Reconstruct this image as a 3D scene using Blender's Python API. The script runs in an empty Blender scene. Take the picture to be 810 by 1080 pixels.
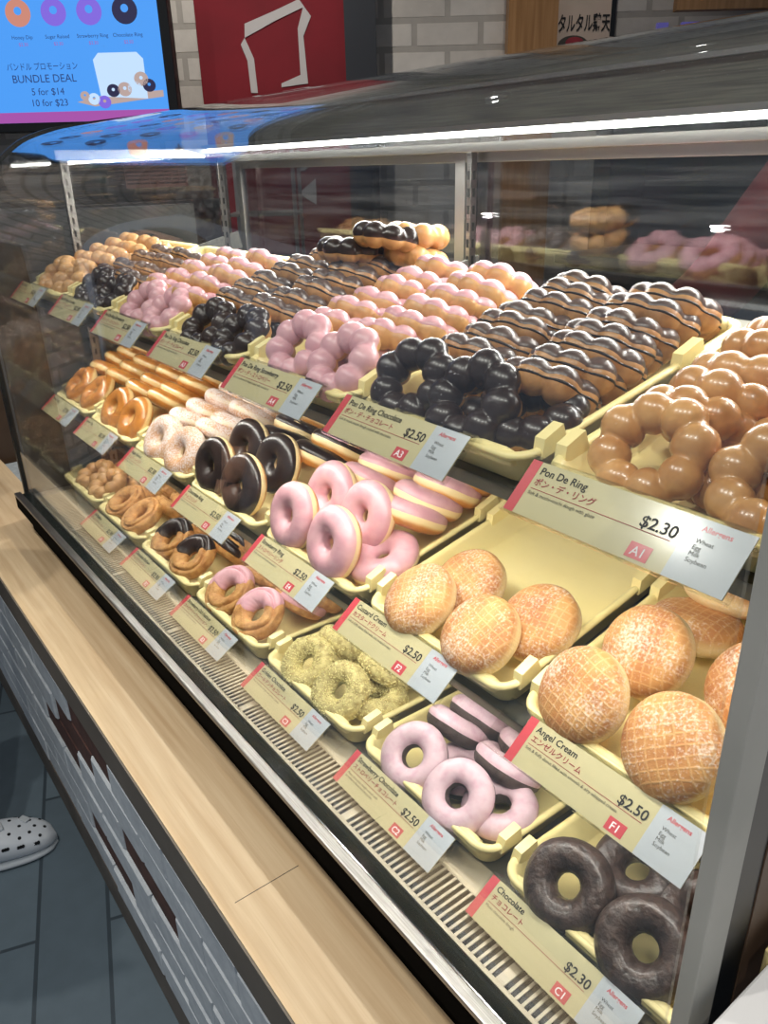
import bpy, math, random
import numpy as np
from mathutils import Matrix, Vector, Euler

random.seed(7)
C = bpy.context.scene.collection
scene = bpy.context.scene
PI = math.pi
LIFT = 0.85            # shop floor to the sign line of the lowest shelf

# ------------------------------------------------------------------ camera
RM = np.array([[0.6029, 0.7975, -0.0232], [0.3087, -0.2599, -0.915], [-0.7357, 0.5445, -0.4029]])
cam_d = bpy.data.cameras.new('camera')
cam = bpy.data.objects.new('camera', cam_d)
C.objects.link(cam)
_x, _z = Vector(RM[0]).normalized(), -Vector(RM[2]).normalized()
_y = _z.cross(_x).normalized()
_x = _y.cross(_z)
cam.matrix_world = Matrix(((_x.x, _y.x, _z.x, 0.4070), (_x.y, _y.y, _z.y, -0.3966), (_x.z, _y.z, _z.z, 0.6960), (0, 0, 0, 1)))
cam_d.sensor_fit = 'VERTICAL'
cam_d.sensor_height = 24.0
cam_d.lens = 830.06 / 1080 * 24.0
cam_d.clip_start = 0.02
cam_d.clip_end = 60
scene.camera = cam

# ------------------------------------------------------------------ world, lights, exposure
scene.view_settings.view_transform = 'Standard'
scene.view_settings.look = 'None'
scene.view_settings.gamma = 1.0
scene.view_settings.use_curve_mapping = False
scene.view_settings.exposure = 0.0
w = bpy.data.worlds.new('world')
scene.world = w
w.use_nodes = True
w.node_tree.nodes['Background'].inputs[0].default_value = (0.55, 0.62, 0.75, 1)
w.node_tree.nodes['Background'].inputs[1].default_value = 0.32


def area(name, loc, rot, sx, sy, power, col=(1, 1, 1)):
    d = bpy.data.lights.new(name, 'AREA')
    d.shape = 'RECTANGLE'
    d.size, d.size_y, d.energy, d.color = sx, sy, power, col
    o = bpy.data.objects.new(name, d)
    o.location, o.rotation_euler = loc, rot
    C.objects.link(o)
    return o


def spot(name, loc, target, power, size=1.3, blend=0.6, radius=0.04, col=(1, 0.95, 0.88)):
    d = bpy.data.lights.new(name, 'SPOT')
    d.energy, d.spot_size, d.spot_blend, d.shadow_soft_size, d.color = power, size, blend, radius, col
    o = bpy.data.objects.new(name, d)
    o.location = loc
    o.rotation_euler = (Vector(target) - Vector(loc)).to_track_quat('-Z', 'Y').to_euler()
    C.objects.link(o)
    return o


# LED batten of the case, and unseen fill strips added under both shelf fronts
area('case_led_light', (-0.63, 0.485, 0.728), (math.radians(-22), 0, 0), 1.72, 0.02, 13.5, (1, 0.97, 0.92))
area('shelf_fill_light', (-0.63, 0.085, 0.425), (0, 0, 0), 1.70, 0.012, 4.2, (1, 0.95, 0.88))
area('shelf_fill_light', (-0.63, 0.100, 0.175), (0, 0, 0), 1.70, 0.012, 2.3, (1, 0.95, 0.88))
# ceiling downlights of the shop, then four spots added as fill
DOWN = [(0.55, -0.75), (-0.15, -0.95), (-0.9, -0.85), (-1.8, -0.8)]
for k, (dx, dy) in enumerate(DOWN):
    spot('down_or_fill_light', (dx, dy, 2.23), (dx - 0.05, dy + 0.75, 0.1), 50.0, 1.75, 0.7, 0.018)
spot('down_or_fill_light', (-1.75, 0.65, 2.23), (-2.35, 0.5, 0.5), 75.0, 2.3, 0.8, 0.018)  # added fill for the bench beyond the case
spot('down_or_fill_light', (-1.30, 1.55, 2.23), (-1.80, 2.18, 0.95), 16.0, 0.9, 0.8, 0.018)  # added to brighten the poster
spot('down_or_fill_light', (1.15, -0.35, 2.23), (0.45, 0.15, 0.2), 45.0, 1.5, 0.7, 0.018)  # added to brighten the till counter and end post
spot('down_or_fill_light', (0.3, 1.4, 2.23), (0.0, 1.0, 0.1), 45.0, 2.3, 0.8, 0.018)  # added to brighten the assistant behind the doors


# ------------------------------------------------------------------ materials
def new_mat(name):
    m = bpy.data.materials.new(name)
    m.use_nodes = True
    return m, m.node_tree.nodes, m.node_tree.links, m.node_tree.nodes['Principled BSDF']


def rgb(h):
    h = h.lstrip('#')
    v = [int(h[i:i + 2], 16) / 255 for i in (0, 2, 4)]
    return tuple(((c / 12.92) if c <= 0.04045 else ((c + 0.055) / 1.055) ** 2.4) for c in v) + (1,)


def pm(name, col, rough=0.5, metal=0.0, coat=0.0, col2=None, scale=40.0, detail=4.0, bump=0.0, bscale=None, spec=0.5,
       ramp=(0.35, 0.65), stretch=(1, 1, 1), vary=0.0, sheen=0.0):
    m, N, L, B = new_mat(name)
    B.inputs['Roughness'].default_value = rough
    B.inputs['Metallic'].default_value = metal
    B.inputs['Coat Weight'].default_value = coat
    B.inputs['Coat Roughness'].default_value = 0.15
    B.inputs['Specular IOR Level'].default_value = spec
    c1 = rgb(col) if isinstance(col, str) else col
    B.inputs['Base Color'].default_value = c1
    tc = N.new('ShaderNodeTexCoord')
    mp = N.new('ShaderNodeMapping')
    mp.inputs['Scale'].default_value = stretch
    L.new(tc.outputs['Object'], mp.inputs[0])
    out = None
    if col2 is not None:
        c2 = rgb(col2) if isinstance(col2, str) else col2
        n = N.new('ShaderNodeTexNoise')
        n.inputs['Scale'].default_value = scale
        n.inputs['Detail'].default_value = detail
        L.new(mp.outputs[0], n.inputs['Vector'])
        r = N.new('ShaderNodeValToRGB')
        r.color_ramp.elements[0].position, r.color_ramp.elements[1].position = ramp
        r.color_ramp.elements[0].color, r.color_ramp.elements[1].color = c1, c2
        L.new(n.outputs['Fac'], r.inputs[0])
        out = r.outputs[0]
        L.new(out, B.inputs['Base Color'])
    if vary:
        oi = N.new('ShaderNodeObjectInfo')
        mr = N.new('ShaderNodeMapRange')
        mr.inputs['To Min'].default_value, mr.inputs['To Max'].default_value = 1 - vary, 1 + vary
        L.new(oi.outputs['Random'], mr.inputs[0])
        hs = N.new('ShaderNodeHueSaturation')
        if out is not None:
            L.new(out, hs.inputs['Color'])
        else:
            hs.inputs['Color'].default_value = c1
        L.new(mr.outputs[0], hs.inputs['Value'])
        L.new(hs.outputs[0], B.inputs['Base Color'])
    if bump:
        n2 = N.new('ShaderNodeTexNoise')
        n2.inputs['Scale'].default_value = bscale or scale
        n2.inputs['Detail'].default_value = 5
        L.new(mp.outputs[0], n2.inputs['Vector'])
        b = N.new('ShaderNodeBump')
        b.inputs['Strength'].default_value = bump
        b.inputs['Distance'].default_value = 0.002
        L.new(n2.outputs['Fac'], b.inputs['Height'])
        L.new(b.outputs[0], B.inputs['Normal'])
    return m


def emit(name, col, strength):
    m, N, L, B = new_mat(name)
    B.inputs['Base Color'].default_value = (0.02, 0.02, 0.02, 1)
    B.inputs['Emission Color'].default_value = rgb(col) if isinstance(col, str) else col
    B.inputs['Emission Strength'].default_value = strength
    B.inputs['Roughness'].default_value = 0.3
    return m


def thin_glass(name, tint=(1, 1, 1), f0=0.04, rough=0.0, dirt=0.0):
    """Pane glass: clear straight through, mirror reflection rising towards grazing angles (Schlick)."""
    m = bpy.data.materials.new(name)
    m.use_nodes = True
    N, L = m.node_tree.nodes, m.node_tree.links
    N.clear()
    o = N.new('ShaderNodeOutputMaterial')
    tr = N.new('ShaderNodeBsdfTransparent')
    tr.inputs[0].default_value = tint + (1,)
    gl = N.new('ShaderNodeBsdfGlossy')
    gl.inputs['Roughness'].default_value = rough
    gl.inputs['Color'].default_value = (0.95, 0.97, 1.0, 1)
    ge = N.new('ShaderNodeNewGeometry')
    dt = N.new('ShaderNodeVectorMath')
    dt.operation = 'DOT_PRODUCT'
    L.new(ge.outputs['Incoming'], dt.inputs[0])
    L.new(ge.outputs['Normal'], dt.inputs[1])

    def M(op, a, b=None):
        n = N.new('ShaderNodeMath')
        n.operation = op
        for i, v in enumerate((a, b)):
            if v is None:
                continue
            if isinstance(v, (int, float)):
                n.inputs[i].default_value = v
            else:
                L.new(v, n.inputs[i])
        return n.outputs[0]
    c = M('ABSOLUTE', dt.outputs['Value'])
    p = M('POWER', M('SUBTRACT', 1.0, c), 5.0)
    f = M('ADD', M('MULTIPLY', p, 1 - f0), f0)
    mx = N.new('ShaderNodeMixShader')
    L.new(f, mx.inputs[0])
    L.new(tr.outputs[0], mx.inputs[1])
    L.new(gl.outputs[0], mx.inputs[2])
    last = mx.outputs[0]
    if dirt:
        # smears wiped along the pane: a faint milky film
        tc = N.new('ShaderNodeTexCoord')
        mp = N.new('ShaderNodeMapping')
        mp.inputs['Scale'].default_value = (3, 60, 60)
        mp.inputs['Rotation'].default_value = (0, 0.25, 0.2)
        L.new(tc.outputs['Object'], mp.inputs[0])
        no = N.new('ShaderNodeTexNoise')
        no.inputs['Scale'].default_value = 1.5
        no.inputs['Detail'].default_value = 6
        L.new(mp.outputs[0], no.inputs['Vector'])
        r = N.new('ShaderNodeMapRange')
        r.inputs['From Min'].default_value, r.inputs['From Max'].default_value = 0.45, 0.8
        r.inputs['To Min'].default_value, r.inputs['To Max'].default_value = 0.0, dirt
        L.new(no.outputs['Fac'], r.inputs[0])
        df = N.new('ShaderNodeBsdfDiffuse')
        df.inputs[0].default_value = (0.7, 0.7, 0.7, 1)
        m2 = N.new('ShaderNodeMixShader')
        L.new(r.outputs[0], m2.inputs[0])
        L.new(last, m2.inputs[1])
        L.new(df.outputs[0], m2.inputs[2])
        last = m2.outputs[0]
    L.new(last, o.inputs[0])
    return m


M = {}
M['steel'] = pm('brushed_steel', '#a8a6a2', 0.32, 1.0, col2='#8d8b88', scale=30, stretch=(0.6, 30, 30), bump=0.05, bscale=60)
M['steel_dark'] = pm('dark_steel', '#77766f', 0.5, 0.5, col2='#5c5b59', scale=20, stretch=(0.5, 20, 20))
M['alu'] = pm('aluminium', '#b9b8b4', 0.38, 1.0)
M['endpost'] = pm('grey_end_post', '#a3a39d', 0.5, 0.0, col2='#989993', scale=12)
M['black'] = pm('black_gasket', '#07090b', 0.35)
M['plinth'] = pm('black_plinth', '#020202', 0.9, spec=0.05)
M['green_glass'] = pm('glass_edge', '#070f0f', 0.12, coat=0.6)
M['wood'] = None
M['fascia'] = pm('grey_fascia', '#6a6257', 0.55, col2='#61594f', scale=8)
M['skirt'] = pm('brown_grey_skirting', '#6c6359', 0.6, col2='#5b5249', scale=10)
M['tray'] = pm('cream_yellow_plastic', '#f3e3a4', 0.34, col2='#f0de9a', scale=6, spec=0.5)
M['shelf'] = pm('shelf_steel', '#9a978d', 0.38, 0.85, col2='#8a877e', scale=14)
M['vent'] = pm('vent_plate', '#b9ae97', 0.45, 0.3)
M['darkhole'] = pm('vent_well', '#0a0908', 0.9)
M['card'] = pm('sign_card', '#c0b68a', 0.35, coat=0.35)
M['cardred'] = pm('sign_red', '#c8414a', 0.35, coat=0.35)
M['cardwhite'] = pm('sign_white_panel', '#b4babf', 0.35, coat=0.35)
M['ink'] = pm('black_ink', '#1c1a18', 0.5)
M['inkred'] = pm('red_ink', '#9a2a35', 0.5)
M['inksoft'] = pm('grey_ink', '#4a453c', 0.5)
M['white_ink'] = pm('white_ink', '#f4e9ea', 0.5)
M['acrylic'] = thin_glass('clear_acrylic', (0.97, 0.97, 0.95), 0.06)
M['glass'] = thin_glass('curved_case_glass', (0.97, 0.985, 0.98), 0.055, 0.0, 0.022)
M['pane'] = thin_glass('sliding_door_glass', (0.66, 0.67, 0.69), 0.075, 0.03, 0.03)
M['endglass'] = thin_glass('end_glass', (0.66, 0.65, 0.63), 0.07, 0.03, 0.02)
M['led'] = emit('led_batten', (1.0, 0.98, 0.93, 1), 9.0)
M['fill_soft'] = emit('shelf_fill_glow', (1.0, 0.95, 0.86, 1), 2.0)  # glow of the fill strips added under the shelves

# doughs and coatings
def dough(name, base, dark, pale=None, rough=0.42, coat=0.3, bump=0.25, scale=60, band=None, sugar=None, bdist=0.0015, bsc=160):
    """Fried dough: mottled crust, an optional pale equator band (object z) and optional sugar dust."""
    m, N, L, B = new_mat(name)
    B.inputs['Roughness'].default_value = rough
    B.inputs['Coat Weight'].default_value = coat
    B.inputs['Coat Roughness'].default_value = 0.2
    B.inputs['Subsurface Weight'].default_value = 0.0
    tc = N.new('ShaderNodeTexCoord')
    n = N.new('ShaderNodeTexNoise')
    n.inputs['Scale'].default_value = scale
    n.inputs['Detail'].default_value = 6
    oi = N.new('ShaderNodeObjectInfo')
    ad = N.new('ShaderNodeVectorMath')
    ad.operation = 'ADD'
    L.new(tc.outputs['Object'], ad.inputs[0])
    L.new(oi.outputs['Random'], ad.inputs[1])
    L.new(ad.outputs[0], n.inputs['Vector'])
    r = N.new('ShaderNodeValToRGB')
    r.color_ramp.elements[0].position, r.color_ramp.elements[1].position = 0.32, 0.66
    r.color_ramp.elements[0].color, r.color_ramp.elements[1].color = rgb(dark), rgb(base)
    L.new(n.outputs['Fac'], r.inputs[0])
    out = r.outputs[0]
    if pale and band:
        sx = N.new('ShaderNodeSeparateXYZ')
        L.new(tc.outputs['Object'], sx.inputs[0])
        wob = N.new('ShaderNodeTexNoise')
        wob.inputs['Scale'].default_value = 35
        L.new(ad.outputs[0], wob.inputs['Vector'])
        a1 = N.new('ShaderNodeMath'); a1.operation = 'MULTIPLY_ADD'
        L.new(wob.outputs['Fac'], a1.inputs[0]); a1.inputs[1].default_value = 0.008; a1.inputs[2].default_value = -0.004
        a2 = N.new('ShaderNodeMath'); a2.operation = 'ADD'
        L.new(sx.outputs['Z'], a2.inputs[0]); L.new(a1.outputs[0], a2.inputs[1])
        a3 = N.new('ShaderNodeMath'); a3.operation = 'ABSOLUTE'
        L.new(a2.outputs[0], a3.inputs[0])
        mr = N.new('ShaderNodeMapRange')
        mr.inputs['From Min'].default_value, mr.inputs['From Max'].default_value = band * 0.45, band
        mr.inputs['To Min'].default_value, mr.inputs['To Max'].default_value = 1, 0
        L.new(a3.outputs[0], mr.inputs[0])
        mx = N.new('ShaderNodeMix'); mx.data_type = 'RGBA'
        L.new(mr.outputs[0], mx.inputs['Factor'])
        L.new(out, mx.inputs['A']); mx.inputs['B'].default_value = rgb(pale)
        out = mx.outputs['Result']
    if sugar:
        sn = N.new('ShaderNodeTexNoise'); sn.inputs['Scale'].default_value = 420; sn.inputs['Detail'].default_value = 2
        L.new(ad.outputs[0], sn.inputs['Vector'])
        sm = N.new('ShaderNodeTexNoise'); sm.inputs['Scale'].default_value = 30
        L.new(ad.outputs[0], sm.inputs['Vector'])
        mu = N.new('ShaderNodeMath'); mu.operation = 'MULTIPLY_ADD'
        L.new(sm.outputs['Fac'], mu.inputs[0]); mu.inputs[1].default_value = 0.6
        L.new(sn.outputs['Fac'], mu.inputs[2])
        mr = N.new('ShaderNodeMapRange')
        mr.inputs['From Min'].default_value, mr.inputs['From Max'].default_value = 0.64, 0.95
        mr.inputs['To Min'].default_value, mr.inputs['To Max'].default_value = 0, sugar
        L.new(mu.outputs[0], mr.inputs[0])
        mx = N.new('ShaderNodeMix'); mx.data_type = 'RGBA'
        L.new(mr.outputs[0], mx.inputs['Factor'])
        L.new(out, mx.inputs['A']); mx.inputs['B'].default_value = rgb('#f3e6e2')
        out = mx.outputs['Result']
    mrv = N.new('ShaderNodeMapRange')
    mrv.inputs['To Min'].default_value, mrv.inputs['To Max'].default_value = 0.9, 1.08
    L.new(oi.outputs['Random'], mrv.inputs[0])
    hs = N.new('ShaderNodeHueSaturation')
    L.new(out, hs.inputs['Color']); L.new(mrv.outputs[0], hs.inputs['Value'])
    L.new(hs.outputs[0], B.inputs['Base Color'])
    if bump:
        nb = N.new('ShaderNodeTexNoise'); nb.inputs['Scale'].default_value = bsc if not sugar else 350
        nb.inputs['Detail'].default_value = 5
        L.new(ad.outputs[0], nb.inputs['Vector'])
        b = N.new('ShaderNodeBump'); b.inputs['Strength'].default_value = bump; b.inputs['Distance'].default_value = bdist
        L.new(nb.outputs['Fac'], b.inputs['Height']); L.new(b.outputs[0], B.inputs['Normal'])
    return m


M['d_glaze'] = dough('glazed_ball_dough', '#d6a265', '#b97f45', rough=0.3, coat=0.45, bump=0.12, scale=45)
M['d_ball'] = dough('ball_dough', '#d5a468', '#bd8850', rough=0.42, coat=0.2, bump=0.15, scale=50)
M['d_cocoaball'] = dough('browned_ball_dough', '#bb8a54', '#9d6d3e', rough=0.48, coat=0.2, bump=0.2, scale=70)
M['d_yeast'] = dough('yeast_dough', '#dd9a4d', '#c88239', '#f5dca6', rough=0.4, coat=0.3, bump=0.2, scale=40, band=0.0085)
M['d_honey'] = dough('honey_glazed_dough', '#d18a3d', '#b66f2a', '#efcd8d', rough=0.25, coat=0.7, bump=0.1, scale=40, band=0.007)
M['d_sugar'] = dough('sugared_dough', '#d9a069', '#c58a55', '#f1dcb4', rough=0.75, coat=0.0, bump=0.5, scale=40, band=0.006, sugar=0.95)
M['d_old'] = dough('craggy_cake_dough', '#dba562', '#ae7438', rough=0.62, coat=0.05, bump=1.0, scale=75, bdist=0.005, bsc=95)
M['d_choc'] = dough('chocolate_cake_dough', '#54423a', '#352924', rough=0.38, coat=0.3, bump=1.0, scale=110, bdist=0.003, bsc=110)
M['d_choccake'] = dough('dark_cake_dough', '#574842', '#40322d', rough=0.6, coat=0.1, bump=0.6, scale=70)
M['d_gold'] = dough('golden_cake_dough', '#e3d592', '#a08c50', rough=0.7, coat=0.0, bump=0.8, scale=130)
M['crumb'] = pm('golden_crumbs', '#f3e8a8', 0.7, col2='#b8a862', scale=500, ramp=(0.35, 0.75), vary=0.05)
M['i_choc'] = pm('chocolate_icing', '#30221d', 0.3, coat=0.1, col2='#251915', scale=30, vary=0.1)
M['i_stripe'] = pm('chocolate_coating', '#594740', 0.36, coat=0.1, col2='#483831', scale=50, vary=0.1)
M['i_line'] = pm('coating_edge_shade', '#1b110e', 0.35)  # dark tone paints the shade at the coating edge
M['i_pink'] = pm('strawberry_icing', '#dba9ae', 0.36, coat=0.15, col2='#d09aa2', scale=60, ramp=(0.4, 0.62), vary=0.05, bump=0.1, bscale=120)
M['i_mauve'] = pm('strawberry_icing_pale', '#d9bac1', 0.5, coat=0.1, col2='#c99fab', scale=90, ramp=(0.45, 0.75), vary=0.04, bump=0.3, bscale=140)


def cream_material():
    """Golden puff: woven grid printed in the crust (object x/y), pale side, sugar dust."""
    m, N, L, B = new_mat('sugared_puff')
    B.inputs['Roughness'].default_value = 0.62
    tc = N.new('ShaderNodeTexCoord')
    oi = N.new('ShaderNodeObjectInfo')
    ad = N.new('ShaderNodeVectorMath'); ad.operation = 'ADD'
    L.new(tc.outputs['Object'], ad.inputs[0]); L.new(oi.outputs['Random'], ad.inputs[1])
    wv = []
    for d in ('X', 'Y'):
        wn = N.new('ShaderNodeTexWave'); wn.wave_type = 'BANDS'; wn.bands_direction = d
        wn.inputs['Scale'].default_value = 35; wn.inputs['Distortion'].default_value = 1.4
        wn.inputs['Detail'].default_value = 1.5; wn.inputs['Detail Scale'].default_value = 1.5
        L.new(tc.outputs['Object'], wn.inputs['Vector'])
        wv.append(wn)
    mxm = N.new('ShaderNodeMath'); mxm.operation = 'MAXIMUM'
    L.new(wv[0].outputs['Fac'], mxm.inputs[0]); L.new(wv[1].outputs['Fac'], mxm.inputs[1])
    r = N.new('ShaderNodeMapRange'); r.inputs['From Min'].default_value, r.inputs['From Max'].default_value = 0.82, 0.99
    L.new(mxm.outputs[0], r.inputs[0])
    n = N.new('ShaderNodeTexNoise'); n.inputs['Scale'].default_value = 28; n.inputs['Detail'].default_value = 4
    L.new(ad.outputs[0], n.inputs['Vector'])
    cr = N.new('ShaderNodeValToRGB')
    cr.color_ramp.elements[0].position, cr.color_ramp.elements[1].position = 0.35, 0.7
    cr.color_ramp.elements[0].color, cr.color_ramp.elements[1].color = rgb('#b06f3c'), rgb('#d09958')
    L.new(n.outputs['Fac'], cr.inputs[0])
    br = N.new('ShaderNodeMath'); br.operation = 'MULTIPLY'
    L.new(r.outputs[0], br.inputs[0]); L.new(n.outputs['Fac'], br.inputs[1])
    m1 = N.new('ShaderNodeMix'); m1.data_type = 'RGBA'
    sf = N.new('ShaderNodeMath'); sf.operation = 'MULTIPLY'; sf.inputs[1].default_value = 0.8
    L.new(br.outputs[0], sf.inputs[0]); L.new(sf.outputs[0], m1.inputs['Factor']); L.new(cr.outputs[0], m1.inputs['A']); m1.inputs['B'].default_value = rgb('#e0b67c')
    # pale band at the waist
    sx = N.new('ShaderNodeSeparateXYZ'); L.new(tc.outputs['Object'], sx.inputs[0])
    wob = N.new('ShaderNodeTexNoise'); wob.inputs['Scale'].default_value = 30; L.new(ad.outputs[0], wob.inputs['Vector'])
    a1 = N.new('ShaderNodeMath'); a1.operation = 'MULTIPLY_ADD'; L.new(wob.outputs['Fac'], a1.inputs[0])
    a1.inputs[1].default_value = 0.008; L.new(sx.outputs['Z'], a1.inputs[2])
    mr = N.new('ShaderNodeMapRange'); mr.inputs['From Min'].default_value, mr.inputs['From Max'].default_value = 0.003, 0.012
    mr.inputs['To Min'].default_value, mr.inputs['To Max'].default_value = 1, 0
    L.new(a1.outputs[0], mr.inputs[0])
    m2 = N.new('ShaderNodeMix'); m2.data_type = 'RGBA'
    L.new(mr.outputs[0], m2.inputs['Factor']); L.new(m1.outputs['Result'], m2.inputs['A']); m2.inputs['B'].default_value = rgb('#ecd099')
    # sugar
    sn = N.new('ShaderNodeTexNoise'); sn.inputs['Scale'].default_value = 380; sn.inputs['Detail'].default_value = 2
    L.new(ad.outputs[0], sn.inputs['Vector'])
    sm = N.new('ShaderNodeTexNoise'); sm.inputs['Scale'].default_value = 22; L.new(ad.outputs[0], sm.inputs['Vector'])
    mu = N.new('ShaderNodeMath'); mu.operation = 'MULTIPLY_ADD'; L.new(sm.outputs['Fac'], mu.inputs[0])
    mu.inputs[1].default_value = 0.7; L.new(sn.outputs['Fac'], mu.inputs[2])
    ms = N.new('ShaderNodeMapRange'); ms.inputs['From Min'].default_value, ms.inputs['From Max'].default_value = 0.86, 1.14
    ms.inputs['To Max'].default_value = 0.6
    L.new(mu.outputs[0], ms.inputs[0])
    m3 = N.new('ShaderNodeMix'); m3.data_type = 'RGBA'
    L.new(ms.outputs[0], m3.inputs['Factor']); L.new(m2.outputs['Result'], m3.inputs['A']); m3.inputs['B'].default_value = rgb('#f6ece0')
    L.new(m3.outputs['Result'], B.inputs['Base Color'])
    b = N.new('ShaderNodeBump'); b.inputs['Strength'].default_value = 0.25; b.inputs['Distance'].default_value = 0.0012
    hh = N.new('ShaderNodeMath'); hh.operation = 'MULTIPLY_ADD'; L.new(sn.outputs['Fac'], hh.inputs[0]); hh.inputs[1].default_value = 1.6
    L.new(r.outputs[0], hh.inputs[2])
    L.new(hh.outputs[0], b.inputs['Height']); L.new(b.outputs[0], B.inputs['Normal'])
    return m


M['d_cream'] = cream_material()


def wood_material(name, base, dark, light, sc=1.0, axis='X'):
    m, N, L, B = new_mat(name)
    B.inputs['Roughness'].default_value = 0.38
    tc = N.new('ShaderNodeTexCoord')
    mp = N.new('ShaderNodeMapping')
    mp.inputs['Scale'].default_value = (2.0 * sc, 48 * sc, 48 * sc) if axis == 'X' else (48 * sc, 48 * sc, 2.0 * sc)
    L.new(tc.outputs['Object'], mp.inputs[0])
    n = N.new('ShaderNodeTexNoise'); n.inputs['Scale'].default_value = 1.6; n.inputs['Detail'].default_value = 8
    n.inputs['Distortion'].default_value = 0.25
    L.new(mp.outputs[0], n.inputs['Vector'])
    r = N.new('ShaderNodeValToRGB')
    r.color_ramp.elements[0].position, r.color_ramp.elements[1].position = 0.25, 0.75
    r.color_ramp.elements[0].color, r.color_ramp.elements[1].color = rgb(dark), rgb(light)
    e = r.color_ramp.elements.new(0.5); e.color = rgb(base)
    L.new(n.outputs['Fac'], r.inputs[0])
    # fine pores
    mp2 = N.new('ShaderNodeMapping')
    mp2.inputs['Scale'].default_value = (10 * sc, 520 * sc, 520 * sc) if axis == 'X' else (520 * sc, 520 * sc, 10 * sc)
    L.new(tc.outputs['Object'], mp2.inputs[0])
    n2 = N.new('ShaderNodeTexNoise'); n2.inputs['Scale'].default_value = 1.0; n2.inputs['Detail'].default_value = 3
    L.new(mp2.outputs[0], n2.inputs['Vector'])
    mr = N.new('ShaderNodeMapRange'); mr.inputs['From Min'].default_value, mr.inputs['From Max'].default_value = 0.55, 0.75
    mr.inputs['To Max'].default_value = 0.4
    L.new(n2.outputs['Fac'], mr.inputs[0])
    mx = N.new('ShaderNodeMix'); mx.data_type = 'RGBA'
    L.new(mr.outputs[0], mx.inputs['Factor']); L.new(r.outputs[0], mx.inputs['A']); mx.inputs['B'].default_value = rgb(dark)
    L.new(mx.outputs['Result'], B.inputs['Base Color'])
    b = N.new('ShaderNodeBump'); b.inputs['Strength'].default_value = 0.08; b.inputs['Distance'].default_value = 0.001
    L.new(n2.outputs['Fac'], b.inputs['Height']); L.new(b.outputs[0], B.inputs['Normal'])
    return m


M['wood'] = wood_material('pale_oak_worktop', '#c9b08c', '#b89b76', '#d6c09d')
M['wood_col'] = wood_material('oak_pillar', '#a5794a', '#8e6439', '#b5895a', 1.0, 'Z')


def brick_material(name, c1, c2, mortar, bw, bh, rough=0.7, axis='XZ', bump=0.6, mort=0.012, turn=0.0):
    m, N, L, B = new_mat(name)
    B.inputs['Roughness'].default_value = rough
    tc = N.new('ShaderNodeTexCoord')
    sx = N.new('ShaderNodeSeparateXYZ')
    mpr = N.new('ShaderNodeMapping'); mpr.inputs['Rotation'].default_value = (0, 0, turn)
    L.new(tc.outputs['Object'], mpr.inputs[0]); L.new(mpr.outputs[0], sx.inputs[0])
    cb = N.new('ShaderNodeCombineXYZ')
    L.new(sx.outputs[axis[0]], cb.inputs[0]); L.new(sx.outputs[axis[1]], cb.inputs[1])
    bt = N.new('ShaderNodeTexBrick')
    bt.inputs['Scale'].default_value = 1.0
    bt.inputs['Brick Width'].default_value, bt.inputs['Row Height'].default_value = bw, bh
    bt.inputs['Mortar Size'].default_value = mort * bh / 0.1
    bt.inputs['Color1'].default_value, bt.inputs['Color2'].default_value, bt.inputs['Mortar'].default_value = rgb(c1), rgb(c2), rgb(mortar)
    L.new(cb.outputs[0], bt.inputs['Vector'])
    n = N.new('ShaderNodeTexNoise'); n.inputs['Scale'].default_value = 25; n.inputs['Detail'].default_value = 5
    L.new(tc.outputs['Object'], n.inputs['Vector'])
    mr = N.new('ShaderNodeMapRange'); mr.inputs['To Min'].default_value, mr.inputs['To Max'].default_value = 0.86, 1.1
    L.new(n.outputs['Fac'], mr.inputs[0])
    hs = N.new('ShaderNodeHueSaturation'); L.new(bt.outputs['Color'], hs.inputs['Color']); L.new(mr.outputs[0], hs.inputs['Value'])
    L.new(hs.outputs[0], B.inputs['Base Color'])
    if bump:
        inv = N.new('ShaderNodeMath'); inv.operation = 'MULTIPLY_ADD'
        L.new(bt.outputs['Fac'], inv.inputs[0]); inv.inputs[1].default_value = -1.0
        L.new(n.outputs['Fac'], inv.inputs[2])
        b = N.new('ShaderNodeBump'); b.inputs['Strength'].default_value = bump; b.inputs['Distance'].default_value = 0.004
        L.new(inv.outputs[0], b.inputs['Height']); L.new(b.outputs[0], B.inputs['Normal'])
    return m


M['wallbrick'] = brick_material('white_wall_brick', '#cfc9c1', '#c4bdb4', '#a9a39b', 0.24, 0.09)
M['floor'] = brick_material('dark_slate_tile', '#667680', '#5b6a74', '#3d4850', 0.9, 0.15, 0.36, 'XY', 0.2, 0.003, 0.30)


def weathered_brick():
    """White-painted brick with patches of bare red brick (a pattern of its own shape)."""
    m, N, L, B = new_mat('painted_brick')
    B.inputs['Roughness'].default_value = 0.65
    tc = N.new('ShaderNodeTexCoord')
    n = N.new('ShaderNodeTexNoise'); n.inputs['Scale'].default_value = 40; n.inputs['Detail'].default_value = 6
    L.new(tc.outputs['Object'], n.inputs['Vector'])
    r = N.new('ShaderNodeValToRGB')
    r.color_ramp.elements[0].position, r.color_ramp.elements[1].position = 0.3, 0.7
    r.color_ramp.elements[0].color, r.color_ramp.elements[1].color = rgb('#b9c1c7'), rgb('#cfd6da')
    L.new(n.outputs['Fac'], r.inputs[0])
    L.new(r.outputs[0], B.inputs['Base Color'])
    b = N.new('ShaderNodeBump'); b.inputs['Strength'].default_value = 0.4; b.inputs['Distance'].default_value = 0.003
    L.new(n.outputs['Fac'], b.inputs['Height']); L.new(b.outputs[0], B.inputs['Normal'])
    return m


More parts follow.
